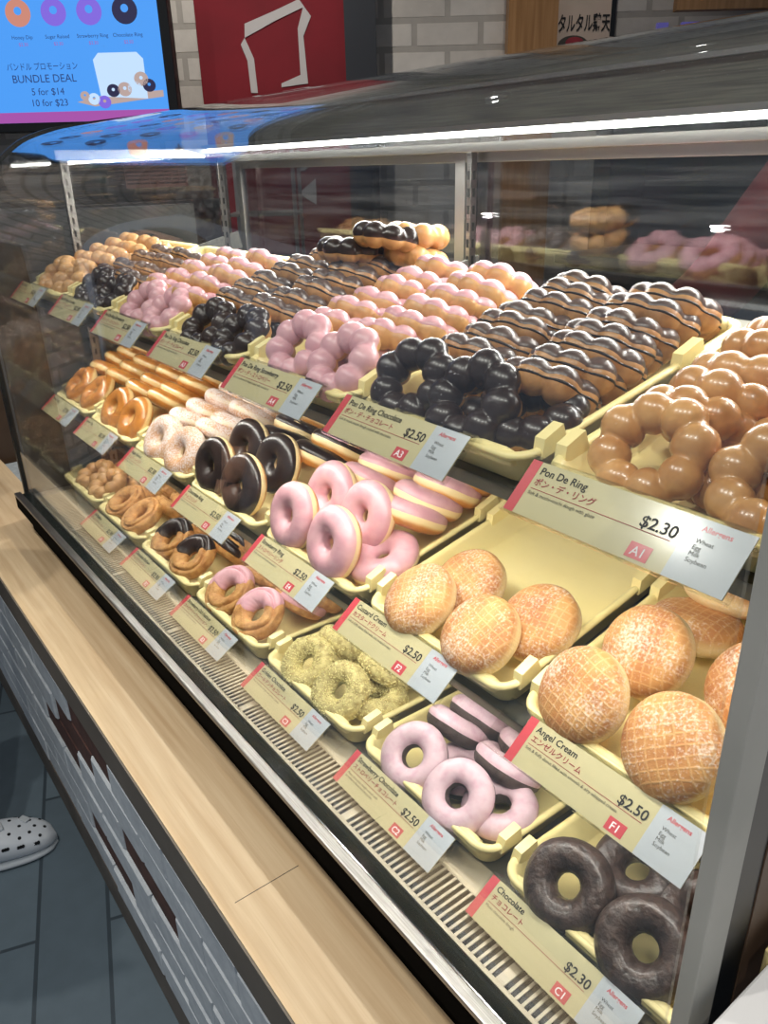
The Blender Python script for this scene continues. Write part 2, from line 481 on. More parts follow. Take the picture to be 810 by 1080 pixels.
M['pbrick'] = weathered_brick()
M['redbrick'] = pm('bare_red_brick', '#5d3d34', 0.8, col2='#4a302a', scale=40, bump=0.4)
M['mortar'] = pm('brick_mortar', '#a3abb0', 0.9, col2='#8f979c', scale=60, bump=0.3)
M['white_lam'] = pm('white_laminate', '#dfe0e0', 0.4)
M['cream_trim'] = pm('cream_trim', '#d9c88c', 0.5)
M['brown_panel'] = pm('brown_panel', '#5a4636', 0.5, col2='#4a392c', scale=6)
M['grey_panel'] = pm('grey_panel', '#8d9296', 0.5)
M['dark_panel'] = pm('dark_cabinet', '#1d1e20', 0.5)
M['dark_col'] = pm('charcoal_column', '#24272e', 0.6)
M['ceiling'] = pm('grey_ceiling', '#77777a', 0.9)
M['banner'] = pm('red_banner_cloth', '#7d1220', 0.85, col2='#6c0f1b', scale=4)
M['banner_mark'] = pm('grey_white_mark', '#b9b4b2', 0.8)
M['paper'] = pm('kraft_paper', '#b29c7c', 0.8, col2='#b7a384', scale=20)
M['basket'] = pm('pale_basket', '#b98d88', 0.6)
M['pinkcloth'] = pm('pink_cloth', '#c8737a', 0.8)
M['teal'] = pm('teal_plastic', '#2f6f6d', 0.4)
M['croc'] = pm('white_foam', '#cfd6dd', 0.55, col2='#c3cbd3', scale=15)
M['sole'] = pm('clog_sole', '#aab3ba', 0.6)
M['hole'] = pm('dark_hole', '#0c0f13', 0.9)
M['charm'] = pm('charm_pale', '#b9c0c4', 0.35)
M['charmgold'] = pm('charm_yellow', '#c79a4a', 0.4)
M['navy'] = pm('navy_cloth', '#12161f', 0.85, col2='#0e1118', scale=60)
M['skin'] = pm('skin', '#c99478', 0.5)
M['redshirt'] = pm('red_shirt', '#a8504c', 0.8, col2='#964542', scale=20)
M['jeans'] = pm('blue_jeans', '#3b4f74', 0.85)
M['hair'] = pm('black_hair', '#15110f', 0.6)
M['poster'] = pm('poster_paper', '#cbb9a6', 0.6, col2='#d6bfae', scale=6)


# ------------------------------------------------------------------ helpers
class MB:
    def __init__(s):
        s.v, s.f, s.smooth = [], [], []

    def add(s, vs, fs, smooth=False):
        o = len(s.v)
        s.v += [tuple(float(c) for c in q) for q in vs]
        s.f += [tuple(i + o for i in q) for q in fs]
        s.smooth += [smooth] * len(fs)

    def box(s, x0, x1, y0, y1, z0, z1, mtx=None):
        vs = [Vector((x, y, z)) for x in (x0, x1) for y in (y0, y1) for z in (z0, z1)]
        if mtx is not None:
            vs = [mtx @ q for q in vs]
        s.add(vs, [(0, 1, 3, 2), (4, 6, 7, 5), (0, 4, 5, 1), (2, 3, 7, 6), (0, 2, 6, 4), (1, 5, 7, 3)])

    def prism(s, pts, axis, a, b):
        """Extrude a 2-D outline (list of (p, q)) along axis from a to b."""
        n = len(pts)
        mk = {'x': lambda p, q, t: (t, p, q), 'y': lambda p, q, t: (p, t, q), 'z': lambda p, q, t: (p, q, t)}[axis]
        vs = [mk(p, q, a) for p, q in pts] + [mk(p, q, b) for p, q in pts]
        fs = [(i, (i + 1) % n, n + (i + 1) % n, n + i) for i in range(n)] + [tuple(range(n))[::-1], tuple(range(n, 2 * n))]
        s.add(vs, fs)

    def tube(s, pts, r, n=10, cap=True):
        pts = [Vector(q) for q in pts]
        rr = r if isinstance(r, (list, tuple)) else [r] * len(pts)
        vs, prev = [], None
        for i, q in enumerate(pts):
            d = (pts[min(i + 1, len(pts) - 1)] - pts[max(i - 1, 0)]).normalized()
            if prev is None:
                prev = Vector((0, 0, 1)) if abs(d.z) < 0.9 else Vector((1, 0, 0))
            a = (prev - d * prev.dot(d)).normalized()
            b = d.cross(a)
            prev = a
            for k in range(n):
                t = 2 * PI * k / n
                vs.append(q + (a * math.cos(t) + b * math.sin(t)) * rr[i])
        fs = []
        for i in range(len(pts) - 1):
            for k in range(n):
                fs.append((i * n + k, i * n + (k + 1) % n, (i + 1) * n + (k + 1) % n, (i + 1) * n + k))
        if cap:
            fs += [tuple(range(n))[::-1], tuple(range((len(pts) - 1) * n, len(pts) * n))]
        s.add(vs, fs, True)

    def grid(s, P, cu=False, cv=False, flip=False):
        """P: array nu x nv x 3."""
        nu, nv = P.shape[:2]
        vs = P.reshape(-1, 3)
        fs = []
        for i in range(nu if cu else nu - 1):
            for j in range(nv if cv else nv - 1):
                q = (i * nv + j, ((i + 1) % nu) * nv + j, ((i + 1) % nu) * nv + (j + 1) % nv, i * nv + (j + 1) % nv)
                fs.append(q[::-1] if flip else q)
        s.add(vs, fs, True)

    def mesh(s, name):
        me = bpy.data.meshes.new(name)
        me.from_pydata(s.v, [], s.f)
        me.polygons.foreach_set('use_smooth', s.smooth)
        me.update()
        return me


def link(name, me, mat, parent=None, loc=(0, 0, 0), bevel=0.0):
    o = bpy.data.objects.new(name, me)
    if mat is not None and not me.materials:
        me.materials.append(mat)
    C.objects.link(o)
    o.location = loc
    if parent is not None:
        o.parent = parent
    if bevel:
        b = o.modifiers.new('bevel', 'BEVEL')
        b.width, b.segments, b.limit_method = bevel, 2, 'ANGLE'
    return o


def build(name, mb, mat, parent=None, loc=(0, 0, 0), bevel=0.0):
    """mb in world axes relative to parent (or world when there is none)."""
    return link(name, mb.mesh(name), mat, parent, loc, bevel)


def tag(o, label, cat, group=None, kind=None):
    o['label'], o['category'] = label, cat
    if group:
        o['group'] = group
    if kind:
        o['kind'] = kind
    return o


def thing(name, label, cat, loc=(0, 0, 0), rot=(0, 0, 0), group=None):
    o = bpy.data.objects.new(name, None)
    o.empty_display_size = 0.02
    C.objects.link(o)
    o.location, o.rotation_euler = loc, rot
    return tag(o, label, cat, group)


def struct(name, mb, mat, **k):
    o = build(name, mb, mat, **k)
    o['kind'] = 'structure'
    return o


def boxed(name, mat, parent, x0, x1, y0, y1, z0, z1, bevel=0.0):
    b = MB()
    b.box(x0, x1, y0, y1, z0, z1)
    return build(name, b, mat, parent, bevel=bevel)


_text = {}


def text_mesh(txt, size, align='LEFT', bold=0.0):
    key = (txt, size, align, bold)
    if key in _text:
        return _text[key]
    cu = bpy.data.curves.new('lettering', 'FONT')
    cu.body, cu.size, cu.align_x, cu.align_y = txt, size, align, 'BOTTOM_BASELINE'
    cu.resolution_u = 3
    cu.offset = bold
    o = bpy.data.objects.new('lettering', cu)
    C.objects.link(o)
    dg = bpy.context.evaluated_depsgraph_get()
    me = bpy.data.meshes.new_from_object(o.evaluated_get(dg))
    bpy.data.objects.remove(o)
    bpy.data.curves.remove(cu)
    me.materials.clear()
    _text[key] = me
    return me


def put_text(name, txt, size, mat, parent, loc, rot=(0, 0, 0), align='LEFT', bold=0.0, fit=None):
    me = text_mesh(txt, size, align, bold)
    o = bpy.data.objects.new(name, me)
    if not me.materials:
        me.materials.append(mat)
    elif me.materials[0] != mat:
        me = me.copy(); me.materials.clear(); me.materials.append(mat); o.data = me
    C.objects.link(o)
    o.parent = parent
    o.location, o.rotation_euler = loc, rot
    if fit:
        xs = [v.co.x for v in me.vertices]
        wd = max(xs) - min(xs) if xs else 1
        if wd > fit:
            o.scale = (fit / wd, 1, 1)
    return o


# ------------------------------------------------------------------ setting: floor, ceiling, back wall
# the back wall stands at an angle to the case; RX runs along it, FW away from the customer
RX = Vector((0.603, 0.7977, 0.0))
FW = Vector((-0.7977, 0.603, 0.0))
YAW = math.atan2(RX.y, RX.x)
CB = Vector((0.407, -0.3966, 0.0))


def bgp(s, d, z=0.0):
    return CB + RX * s + FW * d + Vector((0, 0, z))


b = MB(); b.box(-5.5, 2.5, -3.0, 4.2, -0.95, -0.85)
o = struct('floor', b, M['floor'])
b = MB(); b.box(-5.5, 2.5, -3.0, 4.2, 2.3, 2.4)
struct('ceiling', b, M['ceiling'])
b = MB(); b.box(-3.4, 3.2, 0.0, 0.12, -0.85, 2.3)
o = struct('wall_back', b, M['wallbrick'])
o.location = bgp(0, 3.3); o.rotation_euler = (0, 0, YAW)

# ------------------------------------------------------------------ service counter in front of the case
WZ = -0.10
ct = thing('service_counter', 'long counter with pale wood top and painted brick front under the glass case', 'counter', (-0.6, -0.1, -0.85))


def rel(o):
    return Vector(o.location)


def cbox(name, mat, parent, x0, x1, y0, y1, z0, z1, bevel=0.0):
    l = rel(parent)
    return boxed(name, mat, parent, x0 - l.x, x1 - l.x, y0 - l.y, y1 - l.y, z0 - l.z, z1 - l.z, bevel)


X0, X1 = -2.26, 0.9
cbox('worktop', M['wood'], ct, X0, X1, -0.168, 0.02, WZ - 0.02, WZ)
cbox('worktop_seam', M['inksoft'], ct, -0.2435, -0.2425, -0.150, -0.062, WZ - 0.001, WZ + 0.0002)
cbox('fascia', M['fascia'], ct, X0, X1, -0.171, -0.05, -0.165, WZ - 0.02)
cbox('fascia_lip', M['fascia'], ct, X0, X1, -0.171, -0.168, WZ - 0.02, WZ - 0.001)
cbox('carcass', M['mortar'], ct, X0, X1, -0.128, 0.62, -0.755, -0.162)
cbox('skirting', M['skirt'], ct, X0, X1, -0.135, 0.60, -0.85, -0.752, 0.002)
# brick courses: every brick face stands a little proud of the mortar
bm_white, bm_red = MB(), MB()
rnd = random.Random(3)
bh, bw = 0.075, 0.260
row = 0
z = -0.748
while z < -0.17:
    x = X0 + (row % 2) * bw * 0.5 - bw
    while x < X1:
        xa, xb = max(x, X0), min(x + bw - 0.004, X1)
        if xb > xa:
            pr = rnd.uniform(0.006, 0.0095)
            mb = bm_red if (rnd.random() < 0.16 and -1.6 < x < -0.75) else bm_white
            if mb is bm_red:
                pr = 0.003
            l = rel(ct)
            za, zb = z, min(z + bh - 0.0035, -0.163)
            ch = 0.004
            y0, y1 = -0.128 - pr - l.y, -0.120 - l.y
            pts = [(xa - l.x, za - l.z), (xb - l.x, za - l.z), (xb - l.x, zb - l.z), (xa - l.x, zb - l.z)]
            inn = [(xa + ch - l.x, za + ch - l.z), (xb - ch - l.x, za + ch - l.z), (xb - ch - l.x, zb - ch - l.z), (xa + ch - l.x, zb - ch - l.z)]
            vs = [(p, y1, q) for p, q in pts] + [(p, y0 + ch, q) for p, q in pts] + [(p, y0, q) for p, q in inn]
            fs = [(0, 1, 5, 4), (1, 2, 6, 5), (2, 3, 7, 6), (3, 0, 4, 7), (4, 5, 9, 8), (5, 6, 10, 9), (6, 7, 11, 10), (7, 4, 8, 11), (8, 9, 10, 11)]
            mb.add(vs, fs)
        x += bw
    z += bh
    row += 1
build('painted_brick', bm_white, M['pbrick'], ct)
build('bare_brick', bm_red, M['redbrick'], ct)

# white counter beside the case at the till
wc = thing('till_counter', 'white topped till counter beside the grey end of the case', 'counter', (0.7, 0.2, -0.85))
cbox('top', M['white_lam'], wc, 0.2665, 1.3, -0.19, 0.75, 0.170, 0.198, 0.002)
cbox('cream_edge', M['cream_trim'], wc, 0.2625, 0.2665, 0.02, 0.75, 0.172, 0.207, 0.001)
cbox('body', M['brown_panel'], wc, 0.92, 1.28, -0.15, 0.72, -0.85, 0.170)

# ------------------------------------------------------------------ the glass display case
CASE_L, CASE_R = -1.50, 0.25
case = thing('display_case', 'long curved-glass donut display case with steel top and three tiers of trays', 'display case', (-0.63, 0.3, -0.12))
PROF = [(-.038, -.004), (-.040, .40), (-.040, .55), (-.035, .60), (-.018, .65), (.010, .688), (.0457, .7190), (.0921, .7530), (.1454, .7730),
        (.1963, .7830), (.2374, .7890), (.3013, .7970), (.39, .8075), (.5, .8200), (.585, .8290)]


def smooth_profile(pr, n=8):
    pr = [np.array(q) for q in pr]
    P0 = [2 * pr[0] - pr[1]] + pr + [2 * pr[-1] - pr[-2]]
    out = []
    for i in range(1, len(P0) - 2):
        a, b_, c, d = P0[i - 1:i + 3]
        for t in np.linspace(0, 1, n, endpoint=False):
            out.append(.5 * ((2 * b_) + (c - a) * t + (2 * a - 5 * b_ + 4 * c - d) * t * t + (-a + 3 * b_ - 3 * c + d) * t ** 3))
    out.append(pr[-1])
    return out


SP = smooth_profile(PROF)


def offset_profile(d):
    out = []
    for i, q in enumerate(SP):
        t = SP[min(i + 1, len(SP) - 1)] - SP[max(i - 1, 0)]
        t = t / np.linalg.norm(t)
        out.append(q + d * np.array([t[1], -t[0]]))   # inward
    return out


def strip(x0, x1, pr_out, pr_in, parent, name, mat):
    l = rel(parent)
    A = [(x0 - l.x, p[0] - l.y, p[1] - l.z) for p in pr_out]
    B_ = [(x1 - l.x, p[0] - l.y, p[1] - l.z) for p in pr_out]
    A2 = [(x0 - l.x, p[0] - l.y, p[1] - l.z) for p in pr_in]
    B2 = [(x1 - l.x, p[0] - l.y, p[1] - l.z) for p in pr_in]
    n = len(A)
    mb = MB()
    mb.add(A + B_, [(i, n + i, n + i + 1, i + 1) for i in range(n - 1)], True)
    mb.add(A2 + B2, [(i, i + 1, n + i + 1, n + i) for i in range(n - 1)], True)
    mb.add(A + A2, [(i, i + 1, n + i + 1, n + i) for i in range(n - 1)], False)
    mb.add(B_ + B2, [(i, n + i, n + i + 1, i + 1) for i in range(n - 1)], False)
    mb.add([A[0], B_[0], B2[0], A2[0]], [(0, 3, 2, 1)])
    mb.add([A[-1], B_[-1], B2[-1], A2[-1]], [(0, 1, 2, 3)])
    return build(name, mb, mat, parent)


strip(CASE_L + 0.004, CASE_R - 0.015, SP, offset_profile(-0.004), case, 'curved_glass', M['glass'])
strip(CASE_L - 0.008, CASE_L + 0.004, offset_profile(0.003), offset_profile(-0.0085), case, 'edge_gasket', M['black'])
# base: plinth, steel rail, glass shoe, deck and vent
cbox('plinth', M['plinth'], case, CASE_L - 0.02, CASE_R + 0.01, -0.041, 0.62, WZ, -0.064)
cbox('plinth_front', M['plinth'], case, CASE_L - 0.02, CASE_R + 0.01, -0.041, -0.034, -0.064, -0.030)
cbox('well', M['darkhole'], case, CASE_L, CASE_R, -0.034, 0.60, -0.064, -0.060)
cbox('front_rail', M['steel'], case, CASE_L - 0.02, CASE_R + 0.01, -0.0665, -0.0515, -0.006, 0.002, 0.002)
cbox('rail_underside', M['plinth'], case, CASE_L - 0.02, CASE_R + 0.01, -0.0655, -0.041, -0.036, -0.006)
cbox('glass_shoe', M['green_glass'], case, CASE_L - 0.01, CASE_R, -0.0515, -0.030, -0.030, -0.001, 0.002)
l = rel(case)
vent = MB()
vz0, vz1 = -0.0095, -0.008
vent.box(CASE_L - l.x, CASE_R - 0.004 - l.x, -0.030 - l.y, -0.0225 - l.y, vz0 - l.z, vz1 - l.z)
vent.box(CASE_L - l.x, CASE_R - 0.004 - l.x, 0.0245 - l.y, 0.06 - l.y, vz0 - l.z, vz1 - l.z)
x, k = CASE_L, 0
while x < CASE_R - 0.01:
    wdt = 0.0031 if k % 30 else 0.011
    vent.box(x - l.x, x + wdt - l.x, -0.023 - l.y, 0.025 - l.y, vz0 - l.z, vz1 - l.z)
    x += wdt + 0.0053
    k += 1
build('vent_grille', vent, M['vent'], case)
cbox('deck', M['shelf'], case, CASE_L, CASE_R - 0.004, 0.06, 0.57, -0.014, -0.008)
cbox('deck_end_trim', M['alu'], case, CASE_L + 0.004, CASE_L + 0.022, -0.028, 0.56, -0.008, -0.003)
# steel top: header, ledge, cap
cbox('header', M['steel_dark'], case, CASE_L, CASE_R, 0.555, 0.575, 0.748, 0.803)
cbox('header_ledge', M['alu'], case, CASE_L, CASE_R, 0.548, 0.580, 0.803, 0.809)
cbox('top_cap', M['steel_dark'], case, CASE_L, CASE_R, 0.580, 0.66, 0.803, 0.833, 0.002)
cbox('led_channel', M['alu'], case, CASE_L + 0.01, CASE_R - 0.006, 0.497, 0.556, 0.741, 0.749)
led = MB()
led.tube([(CASE_L + 0.02 - l.x, 0.505 - l.y, 0.7375 - l.z), (CASE_R - 0.01 - l.x, 0.505 - l.y, 0.7375 - l.z)], 0.0050, 10)
build('led_tube', led, M['led'], case)
cbox('door_track', M['alu'], case, CASE_L, CASE_R, 0.540, 0.600, 0.712, 0.726, 0.001)
cbox('door_track', M['alu'], case, CASE_L, CASE_R, 0.540, 0.600, -0.012, 0.004, 0.001)
# left end: glass, crossbar, upright
cbox('end_glass', M['endglass'], case, CASE_L - 0.003, CASE_L + 0.003, -0.030, 0.56, -0.004, 0.728)
cbox('crossbar', M['alu'], case, CASE_L + 0.012, CASE_L + 0.030, 0.150, 0.56, 0.722, 0.742, 0.001)


def upright(x, y, z0, z1, wx=0.006, wy=0.018, facing='x'):
    u = cbox('upright', M['steel'], case, x - wx, x + wx, y - wy / 2, y + wy / 2, z0, z1, 0.001)
    m = MB()
    zz = z0 + 0.03
    while zz < z1 - 0.02:
        lx, ly, lz = l
        m.box(x + wx - 0.0005 - lx, x + wx + 0.0007 - lx, y - 0.0022 - ly, y + 0.0022 - ly, zz - lz, zz + 0.013 - lz)
        m.box(x - 0.0022 - lx, x + 0.0022 - lx, y - wy / 2 - 0.0007 - ly, y - wy / 2 + 0.0005 - ly, zz - lz, zz + 0.013 - lz)
        zz += 0.026
    build('slot_row', m, M['darkhole'], u)


upright(-1.472, 0.165, -0.008, 0.722)
upright(-0.605, 0.545, -0.008, 0.712, 0.005, 0.014)
upright(0.225, 0.545, -0.008, 0.712, 0.005, 0.014)
upright(-1.472, 0.530, -0.008, 0.712, 0.005, 0.014)
# right end: post, black gasket, brown side
cbox('end_post', M['endpost'], case, CASE_R - 0.008, CASE_R + 0.004, -0.050, -0.020, -0.03, 0.70, 0.001)
cbox('end_gasket', M['black'], case, CASE_R - 0.006, CASE_R + 0.002, -0.020, 0.013, -0.03, 0.74)
cbox('end_panel', M['brown_panel'], case, CASE_R - 0.006, CASE_R + 0.003, 0.013, 0.57, -0.03, 0.75)
# sliding doors
for dx0, dx1, dy in ((CASE_L + 0.02, -0.60, 0.580), (-0.66, CASE_R - 0.01, 0.562)):
    dr = cbox('sliding_door', M['pane'], case, dx0 + 0.02, dx1 - 0.02, dy, dy + 0.005, 0.010, 0.708)
    for xa, xb in ((dx0, dx0 + 0.024), (dx1 - 0.024, dx1)):
        cbox_ = MB(); cbox_.box(xa - l.x, xb - l.x, dy - 0.004 - l.y, dy + 0.010 - l.y, 0.004 - l.z, 0.712 - l.z)
        build('stile', cbox_, M['alu'], dr, bevel=0.001)
    for za, zb in ((0.004, 0.020), (0.697, 0.712)):
        q = MB(); q.box(dx0 - l.x, dx1 - l.x, dy - 0.003 - l.y, dy + 0.009 - l.y, za - l.z, zb - l.z)
        build('door_rail', q, M['alu'], dr, bevel=0.001)

# ------------------------------------------------------------------ trays
PITCH = 0.25
TILT = {'A': math.radians(13), 'B': math.radians(13), 'C': 0.0}
RIMH = 0.032
ORG = {'A': Vector((0, 0.054, 0.443)), 'B': Vector((0, 0.072, 0.191)), 'C': Vector((0, 0.046, -0.0065))}
SX0 = {'A': 0.0216, 'B': -0.0043, 'C': 0.0}
TW, TL = 0.236, 0.325


def frame(rowk, i):
    t = TILT[rowk]
    o = ORG[rowk].copy()
    o.x = SX0[rowk] - i * PITCH - 0.012 + 0.12
    e1, e2, e3 = Vector((1, 0, 0)), Vector((0, math.cos(t), math.sin(t))), Vector((0, -math.sin(t), math.cos(t)))
    m = Matrix.Identity(4)
    for r_ in range(3):
        m[r_][0], m[r_][1], m[r_][2], m[r_][3] = e1[r_], e2[r_], e3[r_], o[r_]
    return m


def tray_mesh():
    mb = MB()

    def loop(ins, z, r):
        w2, l2 = TW / 2 - ins, TL / 2 - ins
        pts = []
        for cx, cy, a0 in ((w2 - r, l2 - r, 0), (-w2 + r, l2 - r, 90), (-w2 + r, -l2 + r, 180), (w2 - r, -l2 + r, 270)):
            for k in range(7):
                a = math.radians(a0 + k * 15)
                pts.append((cx + r * math.cos(a), TL / 2 + cy + r * math.sin(a), z))
        return pts
    loops = [loop(.016, 0, .016), (loop(.012, .0015, .018)), loop(.006, RIMH - .004, .022), loop(.0, RIMH - .003, .026), loop(.0, RIMH, .026), loop(.002, RIMH + .002, .025),
             loop(.006, RIMH + .002, .022), loop(.009, RIMH - .001, .020), loop(.016, .006, .016), loop(.020, .004, .014)]
    n = len(loops[0])
    base = [q for lp in loops for q in lp]
    fs = []
    for i in range(len(loops) - 1):
        for k in range(n):
            fs.append((i * n + k, i * n + (k + 1) % n, (i + 1) * n + (k + 1) % n, (i + 1) * n + k))
    mb.add(base, fs, True)
    mb.add(loops[0], [tuple(range(n))[::-1]])
    mb.add(loops[-1], [tuple(range(n))])
    # thick rolled grip along the front and back rims
    for y in (0.008, TL - 0.008):
        mb.tube([(-0.100, y, RIMH - 0.006), (-0.088, y, RIMH - 0.005), (0.088, y, RIMH - 0.005), (0.100, y, RIMH - 0.006)], [0.006, 0.0078, 0.0078, 0.006], 12)
    # raised stacking lugs on the side rims, near the front and two thirds back
    for sx in (-1, 1):
        for y0, y1 in ((0.020, 0.052), (0.205, 0.245)):
            xo, xi = sx * (TW / 2 + 0.001), sx * (TW / 2 - 0.010)
            zt = RIMH + 0.014
            vs = [(xo, y0, RIMH - .006), (xo, y1, RIMH - .006), (xi, y1, RIMH - .006), (xi, y0, RIMH - .006),
                  (xo, y0 + .006, zt - .004), (xo, y1 - .003, zt), (xi, y1 - .003, zt), (xi, y0 + .006, zt - .004)]
            fs = [(0, 1, 5, 4), (1, 2, 6, 5), (2, 3, 7, 6), (3, 0, 4, 7), (4, 5, 6, 7)]
            mb.add(vs, fs if sx > 0 else [f[::-1] for f in fs])
    return mb.mesh('donut_tray')


TRAY = tray_mesh()
TRAY.materials.append(M['tray'])
ORD = ['first', 'second', 'third', 'fourth', 'fifth', 'sixth', 'seventh', 'eighth']
SHELF = {'A': 'top tier', 'B': 'middle tier', 'C': 'lowest tier'}
CONTENT = {
    'A': ['glazed ball rings', 'chocolate ball rings, many coated on one side', 'pink ball rings', 'ball rings with a back pile', 'pale pink ball rings', 'dark ball rings', 'plain golden ball rings'],
    'B': ['closely packed sugared puffs', 'four puffs, mostly bare', 'strawberry iced rings', 'dark chocolate iced rings', 'sugar dusted rings', 'honey glazed rings', 'twisted plain rings'],
    'C': ['bare chocolate cake rings', 'pale pink coated chocolate rings', 'yellow crumb coated rings', 'half pink craggy rings', 'half chocolate craggy rings', 'plain craggy rings', 'little ball rings'],
}
TRAYPHRASE = {}
for rk in 'ABC':
    for i in range(7):
        f = frame(rk, i)
        o = bpy.data.objects.new('donut_tray', TRAY)
        C.objects.link(o)
        o.matrix_world = f
        tag(o, 'cream yellow tray of %s, %s from till on %s' % (CONTENT[rk][i].split(',')[0], ORD[i], SHELF[rk]), 'tray', 'donut trays on the %s' % SHELF[rk])
        TRAYPHRASE[rk, i] = '%s %s tray from till' % (ORD[i], SHELF[rk].replace(' tier', '-tier'))
# sloping shelves under the two upper tiers, with brackets, and an added glowing fill strip each
for rk in 'AB':
    t = TILT[rk]
    og = ORG[rk]
    m = Matrix.Translation(Vector((0, og.y, og.z)) - rel(case)) @ Matrix.Rotation(t, 4, 'X')
    b = MB(); b.box(CASE_L + 0.01, CASE_R - 0.01, 0.004, 0.40, -0.0055, -0.0015, m)
    b.box(CASE_L + 0.01, CASE_R - 0.01, 0.004, 0.008, -0.016, -0.0015, m)
    sh = build('shelf', b, M['shelf'], case)
    for xb in (-1.472, -0.605, 0.225):
        b = MB(); b.box(xb - 0.003, xb + 0.003, 0.02, 0.52, -0.045, -0.0055, m)
        build('bracket', b, M['steel_dark'], sh)
    b = MB(); b.box(CASE_L + 0.03, CASE_R - 0.03, 0.030, 0.050, -0.014, -0.0056, m)
    build('shelf_fill_strip', b, M['fill_soft'], sh)

# ------------------------------------------------------------------ price signs
SIGNX = {'A': [0.0133, -0.2433, -0.4738, -0.713, -0.9623, -1.2078, -1.494], 'B': [0.0108, -0.2729, -0.503, -0.7486, -0.9978, -1.2571, -1.5058 + 0.012],
         'C': [-0.007, -0.2506, -0.4964, -0.7568, -0.9964, -1.2391]}
SIGNT = {'A': 0.7901, 'B': 0.8929, 'C': 1.0262}
SIGNYZ = {'A': (0.0095, 0.4516), 'B': (0.0262, 0.1968), 'C': (0.0, 0.0)}
SW, SH = 0.1843, 0.0456
TXT = {
    ('A', 0): ('Pon De Ring', 'ポン・デ・リング', '$2.30', 'A1', 'Soft & mochi-mochi dough with glaze'),
    ('A', 1): ('Pon De Ring Chocolate', 'ポン・デ・チョコレート', '$2.50', 'A3', 'Soft & mochi-mochi dough coated with chocolate'),
    ('A', 2): ('Pon De Ring Strawberry', 'ポン・デ・ストロベリー', '$2.50', 'A4', 'Soft & mochi-mochi dough coated with strawberry'),
    ('A', 3): ('Pon De Ring Chocolate', 'ポン・デ・チョコレート', '$2.50', 'A3', 'Soft & mochi-mochi dough with chocolate'),
    ('A', 4): ('Pon De Ring Strawberry', 'ポン・デ・ストロベリー', '$2.50', 'A4', 'Soft & mochi-mochi dough with strawberry'),
    ('A', 5): ('Pon De Ring Chocolate', 'ポン・デ・チョコレート', '$2.50', 'A3', 'Soft & mochi-mochi dough'),
    ('A', 6): ('Pon De Ring', 'ポン・デ・リング', '$2.30', 'A1', 'Soft & mochi-mochi dough with glaze'),
    ('B', 0): ('Angel Cream', 'エンゼルクリーム', '$2.50', 'F1', 'Soft & fluffy donut filled with smooth & airy whipped cream'),
    ('B', 1): ('Custard Cream', 'カスタードクリーム', '$2.50', 'F2', 'Soft & fluffy donut filled with rich custard cream'),
    ('B', 2): ('Strawberry Ring', 'ストロベリーリング', '$2.50', 'E4', 'Fluffy donut coated with strawberry'),
    ('B', 3): ('Chocolate Ring', 'チョコリング', '$2.50', 'E3', 'Fluffy donut coated with chocolate'),
    ('B', 4): ('Sugar Raised', 'シュガーレイズド', '$2.30', 'E2', 'Fluffy donut with sugar'),
    ('B', 5): ('Honey Dip', 'ハニーディップ', '$2.30', 'E1', 'Fluffy donut with honey glaze'),
    ('B', 6): ('Honey Twist', 'ハニーツイスト', '$2.30', 'E1', 'Fluffy twist donut'),
    ('C', 0): ('Chocolate', 'チョコレート', '$2.30', 'C1', 'Moist chocolate dough'),
    ('C', 1): ('Strawberry Chocolate', 'ストロベリーチョコレート', '$2.50', 'C2', 'Moist chocolate dough coated with\nstrawberry flavoured chocolate'),
    ('C', 2): ('Golden Chocolate', 'ゴールデンチョコレート', '$2.50', 'C3', 'Moist chocolate dough with golden crumbs'),
    ('C', 3): ('Strawberry Old Fashion', 'ストロベリーファッション', '$2.50', 'B3', 'Crispy donut coated with strawberry'),
    ('C', 4): ('Chocolate Fashion', 'チョコファッション', '$2.50', 'B2', 'Crispy donut coated with chocolate'),
    ('C', 5): ('Old Fashion', 'オールドファッション', '$2.30', 'B1', 'Crispy donut'),
}
SIGNLOOK = {('A', 0): 'large clear-edged price card reading $2.30 above the sugared puffs', ('A', 1): 'cream price card coded A3 above the pink iced rings, second from till'}


def card_box(name, mat, parent, x0, x1, y0, y1, z0, z1):
    return boxed(name, mat, parent, x0, x1, y0, y1, z0, z1)


